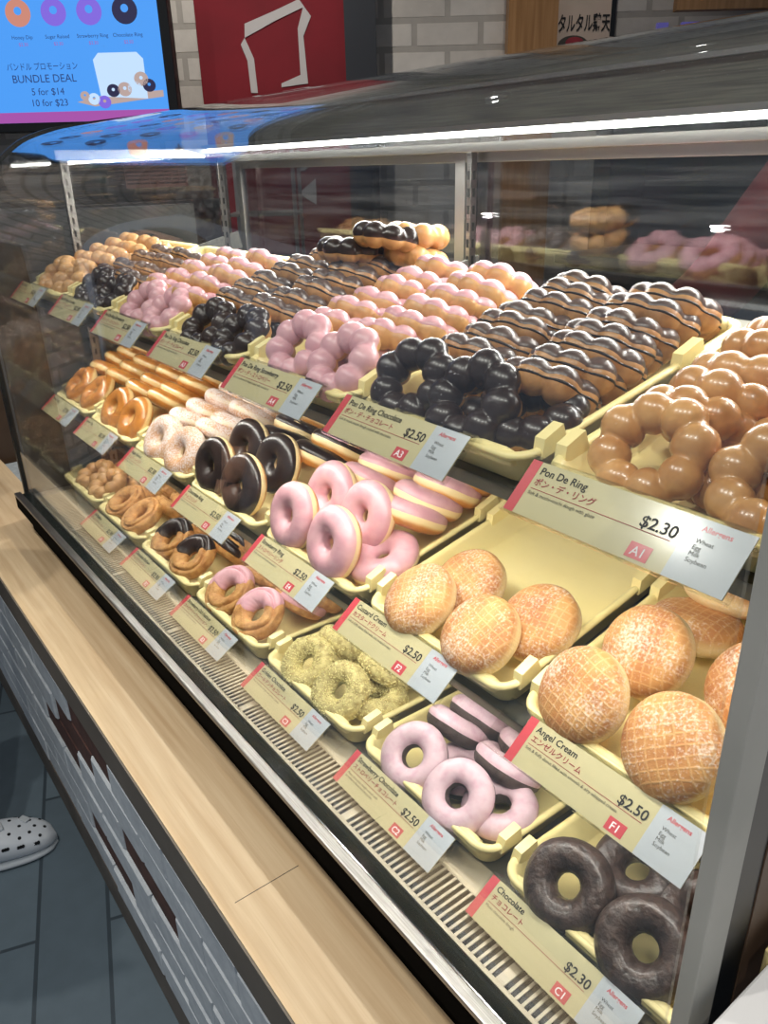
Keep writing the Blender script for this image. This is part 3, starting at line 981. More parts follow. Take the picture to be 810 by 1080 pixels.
for rk in 'ABC':
    for i, sx in enumerate(SIGNX[rk]):
        en, ja, price, code, desc = TXT[rk, i]
        y0, z0 = SIGNYZ[rk]
        lab = SIGNLOOK.get((rk, i), 'cream price card with red edge, %s from the till along the %s' % (ORD[i], SHELF[rk]))
        sg = thing('price_sign', lab, 'price sign', (sx, y0, z0), (PI / 2 - SIGNT[rk], 0, 0), 'price cards on the %s' % SHELF[rk])
        hx0, hx1 = -0.003, SW + 0.004
        if (rk, i) == ('B', 0):
            hx0, hx1 = -0.030, SW - 0.008
        h = MB()
        h.box(hx0, hx1, -0.002, SH + 0.004, -0.0030, -0.0012)
        h.box(hx0, hx1, SH + 0.002, SH + 0.004, -0.012, -0.0030)         # lip hooked over the tray rim
        h.box(hx0, hx1, -0.002, -0.0005, -0.0012, 0.0012)                # groove that holds the card
        build('holder', h, M['acrylic'], sg)
        card_box('card', M['card'], sg, 0, SW, 0, SH, -0.0010, 0)
        card_box('red_stripe', M['cardred'], sg, 0.0, 0.0095, 0, SH, 0, 0.0002)
        ax = SW * 0.765
        card_box('allergen_panel', M['cardwhite'], sg, ax, SW, 0, SH, 0, 0.0002)
        z = 0.0004
        put_text('title', en, 0.0088, M['ink'], sg, (0.0125, 0.0355, z), bold=0.00012, fit=0.088)
        put_text('japanese_title', ja, 0.0072, M['inkred'], sg, (0.0125, 0.0265, z), bold=0.00008, fit=0.085)
        card_box('rule', M['inkred'], sg, 0.0125, ax - 0.006, 0.0228, 0.0233, 0, 0.0003)
        put_text('description', desc, 0.0042, M['inksoft'], sg, (0.0125, 0.0180 if '\n' not in desc else 0.0130, z), fit=0.105)
        put_text('price', price, 0.0125, M['ink'], sg, (ax - 0.004, 0.0255, z), align='RIGHT', bold=0.0002)
        bd = card_box('code_badge', M['cardred'], sg, ax - 0.030, ax - 0.013, 0.0025, 0.0140, 0, 0.0003)
        put_text('code', code, 0.0095, M['white_ink'], bd, (ax - 0.0215, 0.0048, 0.0005), align='CENTER', bold=0.00012)
        put_text('allergen_heading', 'Allergens', 0.0056, M['cardred'], sg, (ax + 0.009, 0.0370, z), bold=0.0001, fit=0.030)
        put_text('allergen_list', 'Wheat\nEgg\nMilk\nSoybean', 0.0046, M['inksoft'], sg, (ax + 0.009, 0.0145, z))

# ------------------------------------------------------------------ donut meshes
def noise3(u, v, seed, k=6):
    r = np.random.RandomState(seed)
    out = np.zeros(np.broadcast(u, v).shape)
    for _ in range(k):
        a, b_ = r.randint(1, 9), r.randint(0, 5)
        out = out + np.sin(a * u + b_ * v + r.uniform(0, 2 * PI)) * r.uniform(0.4, 1) / (1 + 0.25 * (a + b_))
    return out / math.sqrt(k)


class Ring:
    def __init__(s, kind, seed):
        s.kind, s.seed = kind, seed
        r = np.random.RandomState(seed)
        s.ph = r.uniform(0, 2 * PI)
        if kind == 'ball':
            s.R, s.r, s.zs = 0.0320, 0.0172, 1.0
        elif kind == 'yeast':
            s.R, s.r, s.zs = 0.0290, 0.0195, 0.86
        elif kind == 'old':
            s.R, s.r, s.zs = 0.0305, 0.0165, 0.95
        elif kind == 'twist':
            s.R, s.r, s.zs = 0.0290, 0.0185, 0.9
        elif kind == 'bigcake':
            s.R, s.r, s.zs = 0.0288, 0.0170, 1.25
        else:
            s.R, s.r, s.zs = 0.0275, 0.0152, 1.02

    def tube(s, u, v):
        if s.kind == 'ball':
            nb = 8
            seg = 2 * PI / nb
            d = (np.mod(u + s.ph, seg) - seg / 2)
            bi = np.floor(np.mod(u + s.ph, 2 * PI) / seg)
            var = 1 + 0.05 * np.sin(bi * 2.4 + s.seed)
            # outer side of each ball bulges more than the inner one
            dd = d * (s.R + 0.35 * s.r * np.cos(v))
            rr = np.sqrt(np.maximum(s.r ** 2 - dd ** 2, (0.69 * s.r) ** 2)) * var
            return rr
        rr = s.r * (1 + 0.035 * noise3(u, v, s.seed))
        if s.kind == 'old':
            # a cracked groove round the top and ragged ridges either side
            g = np.exp(-((v - 1.05 - 0.15 * np.sin(3 * u + s.ph)) / 0.13) ** 2)
            ridge = np.exp(-((v - 0.62) / 0.22) ** 2)
            rr = rr * (1 - 0.42 * g + 0.10 * ridge) * (1 + 0.055 * noise3(3 * u, 3 * v, s.seed + 5))
        if s.kind == 'twist':
            rr = rr * (1 + 0.16 * np.abs(np.sin(2.5 * u + v)) - 0.08)
        if s.kind in ('cake', 'bigcake'):
            rr = rr * (1 + 0.022 * noise3(4 * u, 2 * v, s.seed + 3))
        return rr

    def pos(s, u, v, off=0.0):
        rr = s.tube(u, v) + off
        q = s.R + rr * np.cos(v)
        wob = 1 + 0.02 * np.sin(2 * u + s.ph)
        return np.stack([q * np.cos(u) * wob, q * np.sin(u) / wob, rr * s.zs * np.sin(v) + 0 * u], -1)


def ring_mesh(kind, seed, nu=72, nv=18):
    rg = Ring(kind, seed)
    u, v = np.meshgrid(np.linspace(0, 2 * PI, nu, endpoint=False), np.linspace(0, 2 * PI, nv, endpoint=False), indexing='ij')
    mb = MB()
    mb.grid(rg.pos(u, v), True, True)
    return mb.mesh(kind + '_ring')


def icing_mesh(kind, seed, va=-0.35, vb=PI + 0.35, t=0.0013, wob=0.10, urange=None, nu=72, nv=14):
    """Coating over the top of the ring; with urange only over that arc (a dipped half)."""
    rg = Ring(kind, seed)
    full = urange is None
    us = np.linspace(0, 2 * PI, nu, endpoint=False) if full else np.linspace(urange[0], urange[1], nu)
    s_ = np.linspace(0, 1, nv)
    u, s = np.meshgrid(us, s_, indexing='ij')
    lo = va + wob * noise3(u, 0 * u, seed + 11)
    hi = vb + wob * noise3(u, 0 * u, seed + 12)
    if not full:
        uu = (u + 0.12 * np.sin(5 * s * 2 + seed))
    else:
        uu = u
    v = lo + (hi - lo) * s
    th = t * np.minimum(1, np.sin(PI * np.clip(s, 0, 1)) * 3.2) - 0.0004 * (np.sin(PI * s) < 0.02)
    if not full:
        e = (u - urange[0]) / (urange[1] - urange[0])
        th = th * np.minimum(1, np.sin(PI * e) * 6) - 0.0005 * (np.sin(PI * e) < 0.02)
    mb = MB()
    mb.grid(rg.pos(uu, v, th), full, False)
    return mb.mesh('icing')


def rim_mesh(kind, seed, va):
    """Thin bead where the coating ends outside, its dark colour painting the edge shade."""
    rg = Ring(kind, seed)
    nu = 72
    us = np.linspace(0, 2 * PI, nu, endpoint=False)
    s_ = np.linspace(0, 1, 5)
    u, s = np.meshgrid(us, s_, indexing='ij')
    v = va + 0.10 * noise3(u, 0 * u, seed + 11) + (s - 0.5) * 0.17
    th = 0.0014 * np.sin(PI * s) - 0.0002
    mb = MB()
    mb.grid(rg.pos(u, v, th), True, False)
    return mb.mesh('edge_shade_line')


def crumb_mesh(kind, seed, n=1500):
    rg = Ring(kind, seed)
    r = np.random.RandomState(seed + 50)
    mb = MB()
    u, v = r.uniform(0, 2 * PI, n), r.uniform(0, 2 * PI, n)
    P = rg.pos(u, v, 0.0004)
    for p in P:
        a = r.uniform(0.0009, 0.0019)
        rot = Euler(r.uniform(0, 6, 3)).to_matrix()
        vs = [Vector(p) + rot @ Vector(q) * a for q in ((1, 0, 0), (-1, 0, 0), (0, .8, 0), (0, -.8, 0), (0, 0, .9), (0, 0, -.9))]
        mb.add(vs, [(0, 2, 4), (2, 1, 4), (1, 3, 4), (3, 0, 4), (2, 0, 5), (1, 2, 5), (3, 1, 5), (0, 3, 5)])
    return mb.mesh('crumb_coating')


def puff_mesh(seed, nu=64, nv=26):
    u, v = np.meshgrid(np.linspace(0, 2 * PI, nu, endpoint=False), np.linspace(-PI / 2, PI / 2, nv), indexing='ij')
    rad = 0.0455 * np.abs(np.cos(v)) ** 0.55 * (1 + 0.018 * noise3(u, v, seed))
    zz = 0.0195 * np.sign(np.sin(v)) * np.abs(np.sin(v)) ** 0.85 * (1 + 0.05 * noise3(u, 0 * v, seed + 2) * np.cos(v))
    # soft waist crease
    rad = rad * (1 - 0.02 * np.exp(-(v / 0.12) ** 2))
    mb = MB()
    mb.grid(np.stack([rad * np.cos(u), rad * np.sin(u), zz], -1), True, False)
    return mb.mesh('cream_puff')


def pool(n, fn):
    return [fn(k) for k in range(n)]


NV = 3
BALL = pool(NV, lambda k: ring_mesh('ball', 10 + k, 96, 18))
BALL_ICE = pool(NV, lambda k: icing_mesh('ball', 10 + k, -0.30, PI + 0.3, 0.0012, 0.10, None, 96))
BALL_ICE_UP = pool(NV, lambda k: icing_mesh('ball', 10 + k, 0.30, PI - 0.2, 0.0012, 0.08, None, 96))
BALL_LINE = pool(NV, lambda k: rim_mesh('ball', 10 + k, 0.02))
YEAST = pool(NV, lambda k: ring_mesh('yeast', 30 + k))
YEAST_ICE = pool(NV, lambda k: icing_mesh('yeast', 30 + k, 0.12, PI + 0.1, 0.0013, 0.10))
OLD = pool(NV, lambda k: ring_mesh('old', 50 + k, 110, 54))
OLD_ICE = pool(NV, lambda k: icing_mesh('old', 50 + k, -0.2, PI + 0.2, 0.0014, 0.15, (-1.25, 1.45), 60, 40))
CAKE = pool(NV, lambda k: ring_mesh('cake', 70 + k, 84, 20))
CAKE_ICE = pool(NV, lambda k: icing_mesh('cake', 70 + k, -0.02, PI - 0.45, 0.0013, 0.10))
BIG = pool(NV, lambda k: ring_mesh('bigcake', 90 + k, 84, 20))
TWIST = pool(NV, lambda k: ring_mesh('twist', 110 + k, 96, 20))
CRUMB = pool(NV, lambda k: crumb_mesh('cake', 70 + k))
PUFF = pool(NV, lambda k: puff_mesh(130 + k))


def mat_mesh(me, mat, cache={}):
    """A mesh datablock with this material: the first user keeps the mesh, others share one copy per material."""
    key = (me.name, mat.name)
    if key not in cache:
        m2 = me if not me.materials else me.copy()
        m2.materials.clear()
        m2.materials.append(mat)
        cache[key] = m2
    return cache[key]


# kind -> (name, category, dough mesh pool, dough material, extra children)
KIND = {
    'glaze': ('glazed_ring_donut', BALL, 'd_glaze', []),
    'plainball': ('golden_ring_donut', BALL, 'd_ball', []),
    'choc': ('chocolate_ring_donut', BALL, 'd_ball', [('icing', BALL_ICE, 'i_choc')]),
    'stripe': ('chocolate_ring_donut', BALL, 'd_cocoaball', [('icing', BALL_ICE_UP, 'i_stripe'), ('edge_shade_line', BALL_LINE, 'i_line')]),
    'pink': ('strawberry_ring_donut', BALL, 'd_ball', [('icing', BALL_ICE, 'i_pink')]),
    'pinkup': ('strawberry_ring_donut', BALL, 'd_ball', [('icing', BALL_ICE_UP, 'i_pink')]),
    'yeastpink': ('strawberry_iced_donut', YEAST, 'd_yeast', [('icing', YEAST_ICE, 'i_pink')]),
    'yeastchoc': ('chocolate_iced_donut', YEAST, 'd_yeast', [('icing', YEAST_ICE, 'i_choc')]),
    'sugar': ('sugared_donut', YEAST, 'd_sugar', []),
    'honey': ('honey_glazed_donut', YEAST, 'd_honey', []),
    'twist': ('twisted_donut', TWIST, 'd_honey', []),
    'old': ('old_fashioned_donut', OLD, 'd_old', []),
    'oldpink': ('old_fashioned_donut', OLD, 'd_old', [('icing', OLD_ICE, 'i_pink')]),
    'oldchoc': ('old_fashioned_donut', OLD, 'd_old', [('icing', OLD_ICE, 'i_choc')]),
    'cake': ('chocolate_cake_donut', BIG, 'd_choc', []),
    'cakepink': ('strawberry_chocolate_donut', CAKE, 'd_choccake', [('icing', CAKE_ICE, 'i_mauve')]),
    'gold': ('golden_crumb_donut', CAKE, 'd_gold', [('crumb_coating', CRUMB, 'crumb')]),
    'puff': ('cream_puff_donut', PUFF, 'd_cream', []),
}
_n = [0]
DB = {'A': -.009, 'B': -.004, 'C': -.014}
DC = {'A': -.004, 'B': .004, 'C': .005}


def donut(kind, rk, i, a, b_, c, tilt, yaw=0.0, spin=None, label='', group='', scale=1.0, roll=0.0):
    """tilt: angle of the ring's axis from the tray normal, + leans its face to the back, - to the customer; yaw turns that lean."""
    name, pl, dm, kids = KIND[kind]
    b_, c = b_ + DB[rk], c + DC[rk]
    k = _n[0] % NV
    _n[0] += 1
    rr = random.Random(_n[0] * 13)
    if spin is None:
        spin = rr.uniform(0, 2 * PI)
    m = frame(rk, i) @ Matrix.Translation((a, b_, c)) @ Matrix.Rotation(math.radians(yaw), 4, 'Z') @ Matrix.Rotation(math.radians(roll), 4, 'Y') @ \
        Matrix.Rotation(math.radians(-tilt), 4, 'X') @ Matrix.Rotation(spin, 4, 'Z') @ Matrix.Scale(scale, 4)
    me = mat_mesh(pl[k], M[dm])
    if kids:
        root = bpy.data.objects.new(name, None)
        root.empty_display_size = 0.01
        C.objects.link(root)
        d = bpy.data.objects.new('dough', me)
        C.objects.link(d); d.parent = root
        for kn, kp, km in kids:
            q = bpy.data.objects.new(kn, mat_mesh(kp[k], M[km]))
            C.objects.link(q); q.parent = root
    else:
        root = bpy.data.objects.new(name, me)
        C.objects.link(root)
    root.matrix_world = m
    tag(root, label, 'donut', group)
    return root


LOOK = {'glaze': 'shiny glazed ball-ring donut', 'plainball': 'golden ball-ring donut', 'choc': 'dark chocolate ball-ring donut', 'stripe': 'half coated brown ball-ring donut',
        'pink': 'pink coated ball-ring donut', 'pinkup': 'pink topped ball-ring donut', 'yeastpink': 'pink iced ring donut', 'yeastchoc': 'dark iced ring donut', 'sugar': 'sugar dusted ring donut',
        'honey': 'honey glazed ring donut', 'twist': 'golden twisted ring donut', 'old': 'plain craggy ring donut', 'oldpink': 'craggy donut half dipped in pink',
        'oldchoc': 'craggy donut half dipped in chocolate', 'cake': 'bare chocolate cake ring', 'cakepink': 'dark ring under pale pink coating', 'gold': 'yellow crumb coated ring',
        'puff': 'sugared puff with woven top'}
NTH = ['front', 'second', 'third', 'fourth', 'fifth', 'sixth', 'seventh', 'eighth', 'ninth', 'tenth', 'eleventh']


def fronts(kind, rk, i, spots):
    """spots: (place words, a, b, c, tilt, yaw[, spin])"""
    for s in spots:
        place, a, b_, c, tilt, yaw = s[:6]
        donut(kind, rk, i, a, b_, c, tilt, yaw, s[6] if len(s) > 6 else None, '%s %s, %s' % (LOOK[kind], place, TRAYPHRASE[rk, i]), 'donuts in the %s' % TRAYPHRASE[rk, i])


def stack(kind, rk, i, side, a, b0, n, step, c0, dc, tilt, yaw=0.0, jit=1.0, scale=1.0):
    rr = random.Random(hash((ord(rk), i, int(a * 1000))) & 0xffff)
    for k in range(n):
        donut(kind, rk, i, a + rr.uniform(-.004, .004) * jit, b0 + k * step + rr.uniform(-.003, .003) * jit, c0 + dc * k, tilt + rr.uniform(-5, 5) * jit, yaw + rr.uniform(-5, 5) * jit, None,
              '%s, %s in %s file, %s' % (LOOK[kind], NTH[k], side, TRAYPHRASE[rk, i]), 'donuts in the %s' % TRAYPHRASE[rk, i], scale)


# ---- top tier
fronts('glaze', 'A', 0, [('leaning at front left', -.045, .055, .050, -38, 8), ('leaning at front right', .050, .060, .050, -30, -6), ('lying low between front pair', .0, .10, .030, -8, 0)])
stack('glaze', 'A', 0, 'left', -.050, .125, 6, .036, .042, .0012, 42)
stack('glaze', 'A', 0, 'right', .050, .125, 6, .036, .042, .0012, 42)
fronts('choc', 'A', 1, [('leaning at front left', -.066, .050, .052, -42, 12), ('leaning at front right', .022, .048, .052, -40, 6), ('lying under the front pair', -.020, .085, .030, -5, 0),
                        ('lying at the right corner', .066, .078, .034, -6, 0)])
stack('stripe', 'A', 1, 'left', -.056, .135, 7, .0285, .042, .0012, 42)
stack('stripe', 'A', 1, 'right', .052, .115, 7, .0300, .042, .0012, 42)
fronts('pink', 'A', 2, [('leaning at front left', -.030, .050, .052, -40, 10), ('leaning at front right', .060, .050, .050, -34, 4), ('lying behind the front pair', .020, .095, .032, -8, 0)])
stack('pinkup', 'A', 2, 'left', -.054, .130, 6, .0355, .042, .0012, 42)
stack('pinkup', 'A', 2, 'right', .052, .130, 6, .0355, .042, .0012, 42)
fronts('choc', 'A', 3, [('leaning at front left', -.020, .045, .046, -30, 10), ('leaning at front right', .066, .050, .044, -28, 0), ('lying behind the front pair', .03, .10, .032, -8, 0)])
stack('stripe', 'A', 3, 'left', -.054, .125, 6, .034, .042, .0012, 42)
stack('stripe', 'A', 3, 'right', .052, .125, 6, .034, .042, .0012, 42)
fronts('choc', 'A', 3, [('on back pile, left', .035, .270, .088, 18, 0), ('on back pile, right', .088, .300, .100, 24, 0)])
fronts('plainball', 'A', 3, [('topmost of the back pile', .098, .345, .090, 20, 0), ('low in the back pile', .100, .335, .060, 30, 0)])
fronts('pink', 'A', 4, [('leaning at front left', -.020, .050, .046, -30, 8), ('leaning at front right', .066, .052, .044, -26, 0)])
stack('pinkup', 'A', 4, 'left', -.052, .115, 5, .035, .042, .0012, 42)
stack('pinkup', 'A', 4, 'right', .054, .115, 5, .035, .042, .0012, 42)
fronts('choc', 'A', 5, [('leaning at front left', -.030, .055, .046, -30, 8), ('leaning at front right', .066, .058, .044, -24, 0)])
stack('stripe', 'A', 5, 'left', -.052, .115, 4, .038, .042, .0012, 42)
stack('stripe', 'A', 5, 'right', .054, .115, 4, .038, .042, .0012, 42)
fronts('plainball', 'A', 6, [('leaning at front left', -.040, .060, .046, -30, 8), ('leaning at front right', .056, .062, .044, -24, 0)])
stack('plainball', 'A', 6, 'left', -.050, .115, 5, .037, .042, .0012, 42)
stack('plainball', 'A', 6, 'right', .054, .115, 5, .037, .042, .0012, 42)

# ---- middle tier
fronts('puff', 'B', 0, [('leaning at front left', -.064, .040, .048, -42, -12), ('leaning at front right', .030, .040, .052, -42, -14), ('second row left', -.052, .118, .052, -40, -10),
                        ('second row right', .050, .130, .056, -42, -12), ('lying at the back left', -.052, .195, .030, 20, 0), ('lying at the back right', .040, .205, .030, 20, 0),
                        ('propped at back left', -.050, .250, .040, 30, 0), ('propped at back right', .045, .262, .040, 30, 0)])
fronts('puff', 'B', 1, [('leaning at front left', -.046, .038, .044, -27, -10), ('leaning at front right', .050, .040, .044, -27, -10), ('second row left', -.030, .098, .036, -24, -6),
                        ('second row right', .078, .098, .036, -24, -6)])
fronts('yeastpink', 'B', 2, [('standing at front left', -.066, .040, .056, -58, 0), ('standing at front right', .038, .036, .056, -58, 0), ('second row left', -.058, .100, .060, -54, 2),
                             ('second row right', .030, .098, .060, -54, 2), ('lying low at the right', .082, .076, .026, -6, 0)])
stack('yeastpink', 'B', 2, 'left', -.055, .165, 5, .036, .048, .002, 42)
stack('yeastpink', 'B', 2, 'right', .060, .142, 6, .034, .048, .002, 44)
fronts('yeastchoc', 'B', 3, [('standing at front left', -.066, .044, .056, -60, 6), ('standing at front right', .036, .040, .056, -60, 6), ('second row left', -.064, .108, .060, -58, 6),
                             ('second row right', .032, .106, .060, -56, 6)])
stack('yeastchoc', 'B', 3, 'left', -.055, .170, 5, .036, .046, .002, 42)
stack('yeastchoc', 'B', 3, 'right', .055, .170, 5, .036, .046, .002, 42)
fronts('sugar', 'B', 4, [('leaning at front left', -.034, .042, .046, -44, 10), ('leaning at front right', .060, .042, .046, -44, 10)])
stack('sugar', 'B', 4, 'left', -.052, .115, 6, .036, .046, .002, 44)
stack('sugar', 'B', 4, 'right', .056, .115, 6, .036, .046, .002, 44)
fronts('honey', 'B', 5, [('leaning at front left', -.034, .048, .046, -42, 6), ('leaning at front right', .062, .048, .046, -42, 6)])
stack('honey', 'B', 5, 'left', -.052, .125, 6, .036, .046, .002, 46)
stack('honey', 'B', 5, 'right', .056, .125, 6, .036, .046, .002, 46)
fronts('twist', 'B', 6, [('leaning at front left', -.036, .055, .046, -32, 0), ('leaning at front right', .062, .058, .044, -26, 0)])
stack('honey', 'B', 6, 'left', -.052, .130, 6, .036, .046, .002, 46)
stack('honey', 'B', 6, 'right', .056, .130, 6, .036, .046, .002, 46)

# ---- lowest tier
fronts('cake', 'C', 0, [('leaning at front left', -.050, .046, .040, -42, 16), ('leaning at front right', .038, .048, .040, -42, 16), ('second row left', -.022, .118, .034, -22, 0),
                        ('second row right', .050, .122, .034, -16, 0), ('at the back left', -.05, .20, .026, 0, 0), ('at the back right', .05, .205, .026, 0, 0)])
fronts('cakepink', 'C', 1, [('leaning at front left', -.042, .046, .036, -40, 18), ('leaning at front right', .040, .044, .036, -40, 18), ('lying low at the right', .072, .078, .022, -10, 0),
                            ('lying low in the middle', -.002, .088, .020, 0, 0)])
stack('cakepink', 'C', 1, 'left', -.044, .118, 3, .034, .040, .001, 44)
stack('cakepink', 'C', 1, 'right', .044, .122, 3, .036, .038, .001, 40)
fronts('gold', 'C', 2, [('leaning at front left', -.040, .048, .038, -40, 14), ('leaning at front right', .044, .048, .038, -40, 14), ('lying low at the right', .070, .090, .022, 0, 0)])
stack('gold', 'C', 2, 'left', -.044, .118, 3, .034, .038, .001, 42)
stack('gold', 'C', 2, 'right', .044, .124, 3, .036, .038, .001, 42)
fronts('oldpink', 'C', 3, [('leaning at front left', -.050, .056, .042, -34, 8, 1.9), ('leaning at front right', .048, .056, .042, -34, 8, 1.9)])
stack('oldpink', 'C', 3, 'left', -.048, .130, 4, .036, .038, .001, 42)
stack('oldpink', 'C', 3, 'right', .050, .130, 4, .036, .038, .001, 42)
fronts('oldchoc', 'C', 4, [('leaning at front left', -.056, .062, .042, -34, 8, 1.9), ('leaning at front right', .048, .058, .046, -34, 8, 1.9)])
stack('oldchoc', 'C', 4, 'left', -.048, .132, 4, .036, .038, .001, 42)
stack('oldchoc', 'C', 4, 'right', .050, .132, 4, .036, .038, .001, 42)
fronts('old', 'C', 5, [('leaning at front left', -.050, .060, .042, -28, 0), ('leaning at front right', .050, .058, .044, -28, 0)])
stack('old', 'C', 5, 'left', -.048, .130, 3, .036, .038, .001, 42)
stack('old', 'C', 5, 'right', .050, .130, 3, .036, .038, .001, 42)
fronts('plainball', 'C', 6, [('leaning at front left', -.022, .066, .040, -24, 0), ('leaning at front right', .068, .066, .042, -24, 0), ('lying at the back left', -.02, .15, .030, 0, 0), ('lying at the back right', .072, .155, .030, 0, 0)])

# ------------------------------------------------------------------ background: menu screen
MSB = emit('screen_blue', (0.07, 0.36, 1.0, 1), 0.92)
MSB2 = emit('screen_blue_pale', (0.20, 0.55, 1.0, 1), 1.0)
MSM = emit('screen_magenta', (0.50, 0.10, 0.52, 1), 0.75)
MSR = emit('screen_red_text', (0.42, 0.14, 0.55, 1), 0.8)
MSD = emit('screen_dark_text', (0.02, 0.05, 0.22, 1), 0.7)
MSW = emit('screen_white', (0.55, 0.75, 1.0, 1), 1.0)
MSO = emit('screen_orange', (0.75, 0.30, 0.22, 1), 0.8)
MSK = emit('screen_chocolate', (0.02, 0.02, 0.10, 1), 0.6)
MSP = emit('screen_violet', (0.25, 0.15, 0.85, 1), 0.85)
MST = emit('screen_tan', (0.60, 0.45, 0.42, 1), 0.8)

ms = thing('menu_screen', 'large bright blue digital menu screen with donut pictures behind the case', 'menu screen', bgp(-1.35, 3.05, 0.86), (0, 0, YAW))
boxed('bezel', M['black'], ms, -0.25, 0.645, 0.0, 0.06, -0.03, 1.13, 0.004)
boxed('wall_bracket', M['black'], ms, 0.1, 0.3, 0.06, 0.249, 0.4, 0.7)
boxed('display', MSB, ms, -0.22, 0.612, -0.002, 0.0, 0.0, 1.1)
boxed('footer_band', MSM, ms, -0.22, 0.612, -0.0035, -0.002, 0.0, 0.032)
# picture donuts (flat graphics on the display)
def disc(name, mat, parent, x, z, rx, rz, y, hole=0.0, n=24):
    b = MB()
    if hole:
        vs = [(x + rx * math.cos(2 * PI * k / n), y, z + rz * math.sin(2 * PI * k / n)) for k in range(n)] + \
             [(x + hole * rx * math.cos(2 * PI * k / n), y, z + rz * (0.15 + hole * math.sin(2 * PI * k / n))) for k in range(n)]
        b.add(vs, [(k, (k + 1) % n, n + (k + 1) % n, n + k) for k in range(n)])
    else:
        b.add([(x + rx * math.cos(2 * PI * k / n), y, z + rz * math.sin(2 * PI * k / n)) for k in range(n)], [tuple(range(n))])
    return build(name, b, mat, parent)


names = [('Honey Dip', MSO), ('Sugar Raised', MSP), ('Strawberry Ring', MSP), ('Chocolate Ring', MSK)]
for r_, zrow in enumerate((0.325, 0.50, 0.67, 0.84, 1.0)):
    for k in range(-2, 4):
        nm, mt = names[(k + r_ * 2) % 4] if k >= 0 else names[3]
        x = 0.150 + 0.118 * k if True else 0
        if r_ >= 2:
            mt = [MSO, MSK, MSP, MST, MSK][(k + r_) % 5]
        disc('donut_picture', mt, ms, x, zrow, 0.042, 0.040, -0.003, 0.30)
        if k >= 0:
            put_text('donut_caption', nm, 0.016, MSD, ms, (x, -0.0035, zrow - 0.075), (PI / 2, 0, 0), 'CENTER')
            put_text('price_caption', '$2.50' if k == 3 else '$2.30', 0.014, MSR, ms, (x, -0.0035, zrow - 0.095), (PI / 2, 0, 0), 'CENTER')
# bundle deal
put_text('bundle_title_japanese', 'バンドル プロモーション', 0.026, MSD, ms, (0.20, -0.0035, 0.160), (PI / 2, 0, 0), 'CENTER', fit=0.24)
put_text('bundle_title', 'BUNDLE DEAL', 0.034, MSD, ms, (0.20, -0.0035, 0.122), (PI / 2, 0, 0), 'CENTER', fit=0.22)
put_text('bundle_line', '5 for $14', 0.030, MSD, ms, (0.205, -0.0035, 0.084), (PI / 2, 0, 0), 'CENTER')
put_text('bundle_line', '10 for $23', 0.030, MSD, ms, (0.205, -0.0035, 0.050), (PI / 2, 0, 0), 'CENTER')
# the gift box picture
b = MB()
b.add([(0.385, -0.003, 0.075), (0.545, -0.003, 0.065), (0.545, -0.003, 0.185), (0.375, -0.003, 0.185)], [(0, 1, 2, 3)])
b.add([(0.375, -0.003, 0.185), (0.545, -0.003, 0.185), (0.525, -0.003, 0.205), (0.395, -0.003, 0.205)], [(0, 1, 2, 3)])
build('box_picture', b, MSW, ms)
b = MB(); b.add([(0.30, -0.0028, 0.060), (0.36, -0.0028, 0.045), (0.60, -0.0028, 0.070), (0.60, -0.0028, 0.090), (0.40, -0.0028, 0.080)], [(0, 1, 2, 3, 4)])
build('board_picture', b, MST, ms)
for x, zz, rr_, mt in ((0.43, 0.092, .022, MSK), (0.47, 0.095, .024, MST), (0.505, 0.098, .024, MSW), (0.53, 0.125, .024, MST), (0.555, 0.105, .022, MSK), (0.36, 0.068, .020, MSW), (0.395, 0.058, .022, MSP), (0.33, 0.078, .016, MST)):
    disc('donut_picture', mt, ms, x, zz, rr_, rr_ * .9, -0.0042, 0.25)

# ------------------------------------------------------------------ background: banner, column, pillar, poster
bn = thing('red_banner', 'tall dark red banner with pale angular mark on the brick wall', 'banner', bgp(-0.39, 3.24, 0.33), (0, 0, YAW))
b = MB(); b.box(-0.262, 0.262, -0.012, 0.0, 0, 1.3)
build('cloth', b, M['banner'], bn)


def px(u, v, d):
    """A point of the far wall plane at depth d, seen at photograph position (u, v): along-wall offset and height."""
    dd = RM.T @ np.array([(u - 405) / 830.06, (v - 540) / 830.06, 1.0])
    t = d / (dd[0] * FW.x + dd[1] * FW.y)
    return t * (dd[0] * RX.x + dd[1] * RX.y), 0.696 + t * dd[2]


def flat(name, pts, d, mat, parent, thick=0.003, y0=-0.015):
    l0 = parent.location
    s0 = (Vector((l0.x, l0.y, 0)) - CB).dot(RX)
    q = [px(u, v, d) for u, v in pts]
    b = MB(); b.prism([(a - s0, c - l0.z) for a, c in q], 'y', y0, y0 + thick)
    return build(name, b, mat, parent)


flat('mark', [(258, 25), (290, 11), (315, -1), (321, 7), (290, 22), (258, 40)], 3.225, M['banner_mark'], bn)
flat('mark', [(320, 6), (328, 17), (320, 38), (325, 88), (297, 92), (297, 88), (317, 79), (314, 30)], 3.225, M['banner_mark'], bn)
flat('mark', [(254, 47), (258, 40), (268, 62), (272, 98), (265, 98), (261, 64)], 3.225, M['banner_mark'], bn)
flat('mark', [(312, 173), (319, 172), (322, 162), (330, 162), (328, 174), (321, 180), (313, 180)], 3.225, M['banner_mark'], bn)
flat('mark', [(333, 188), (334, 216), (315, 204)], 3.225, M['banner_mark'], bn)

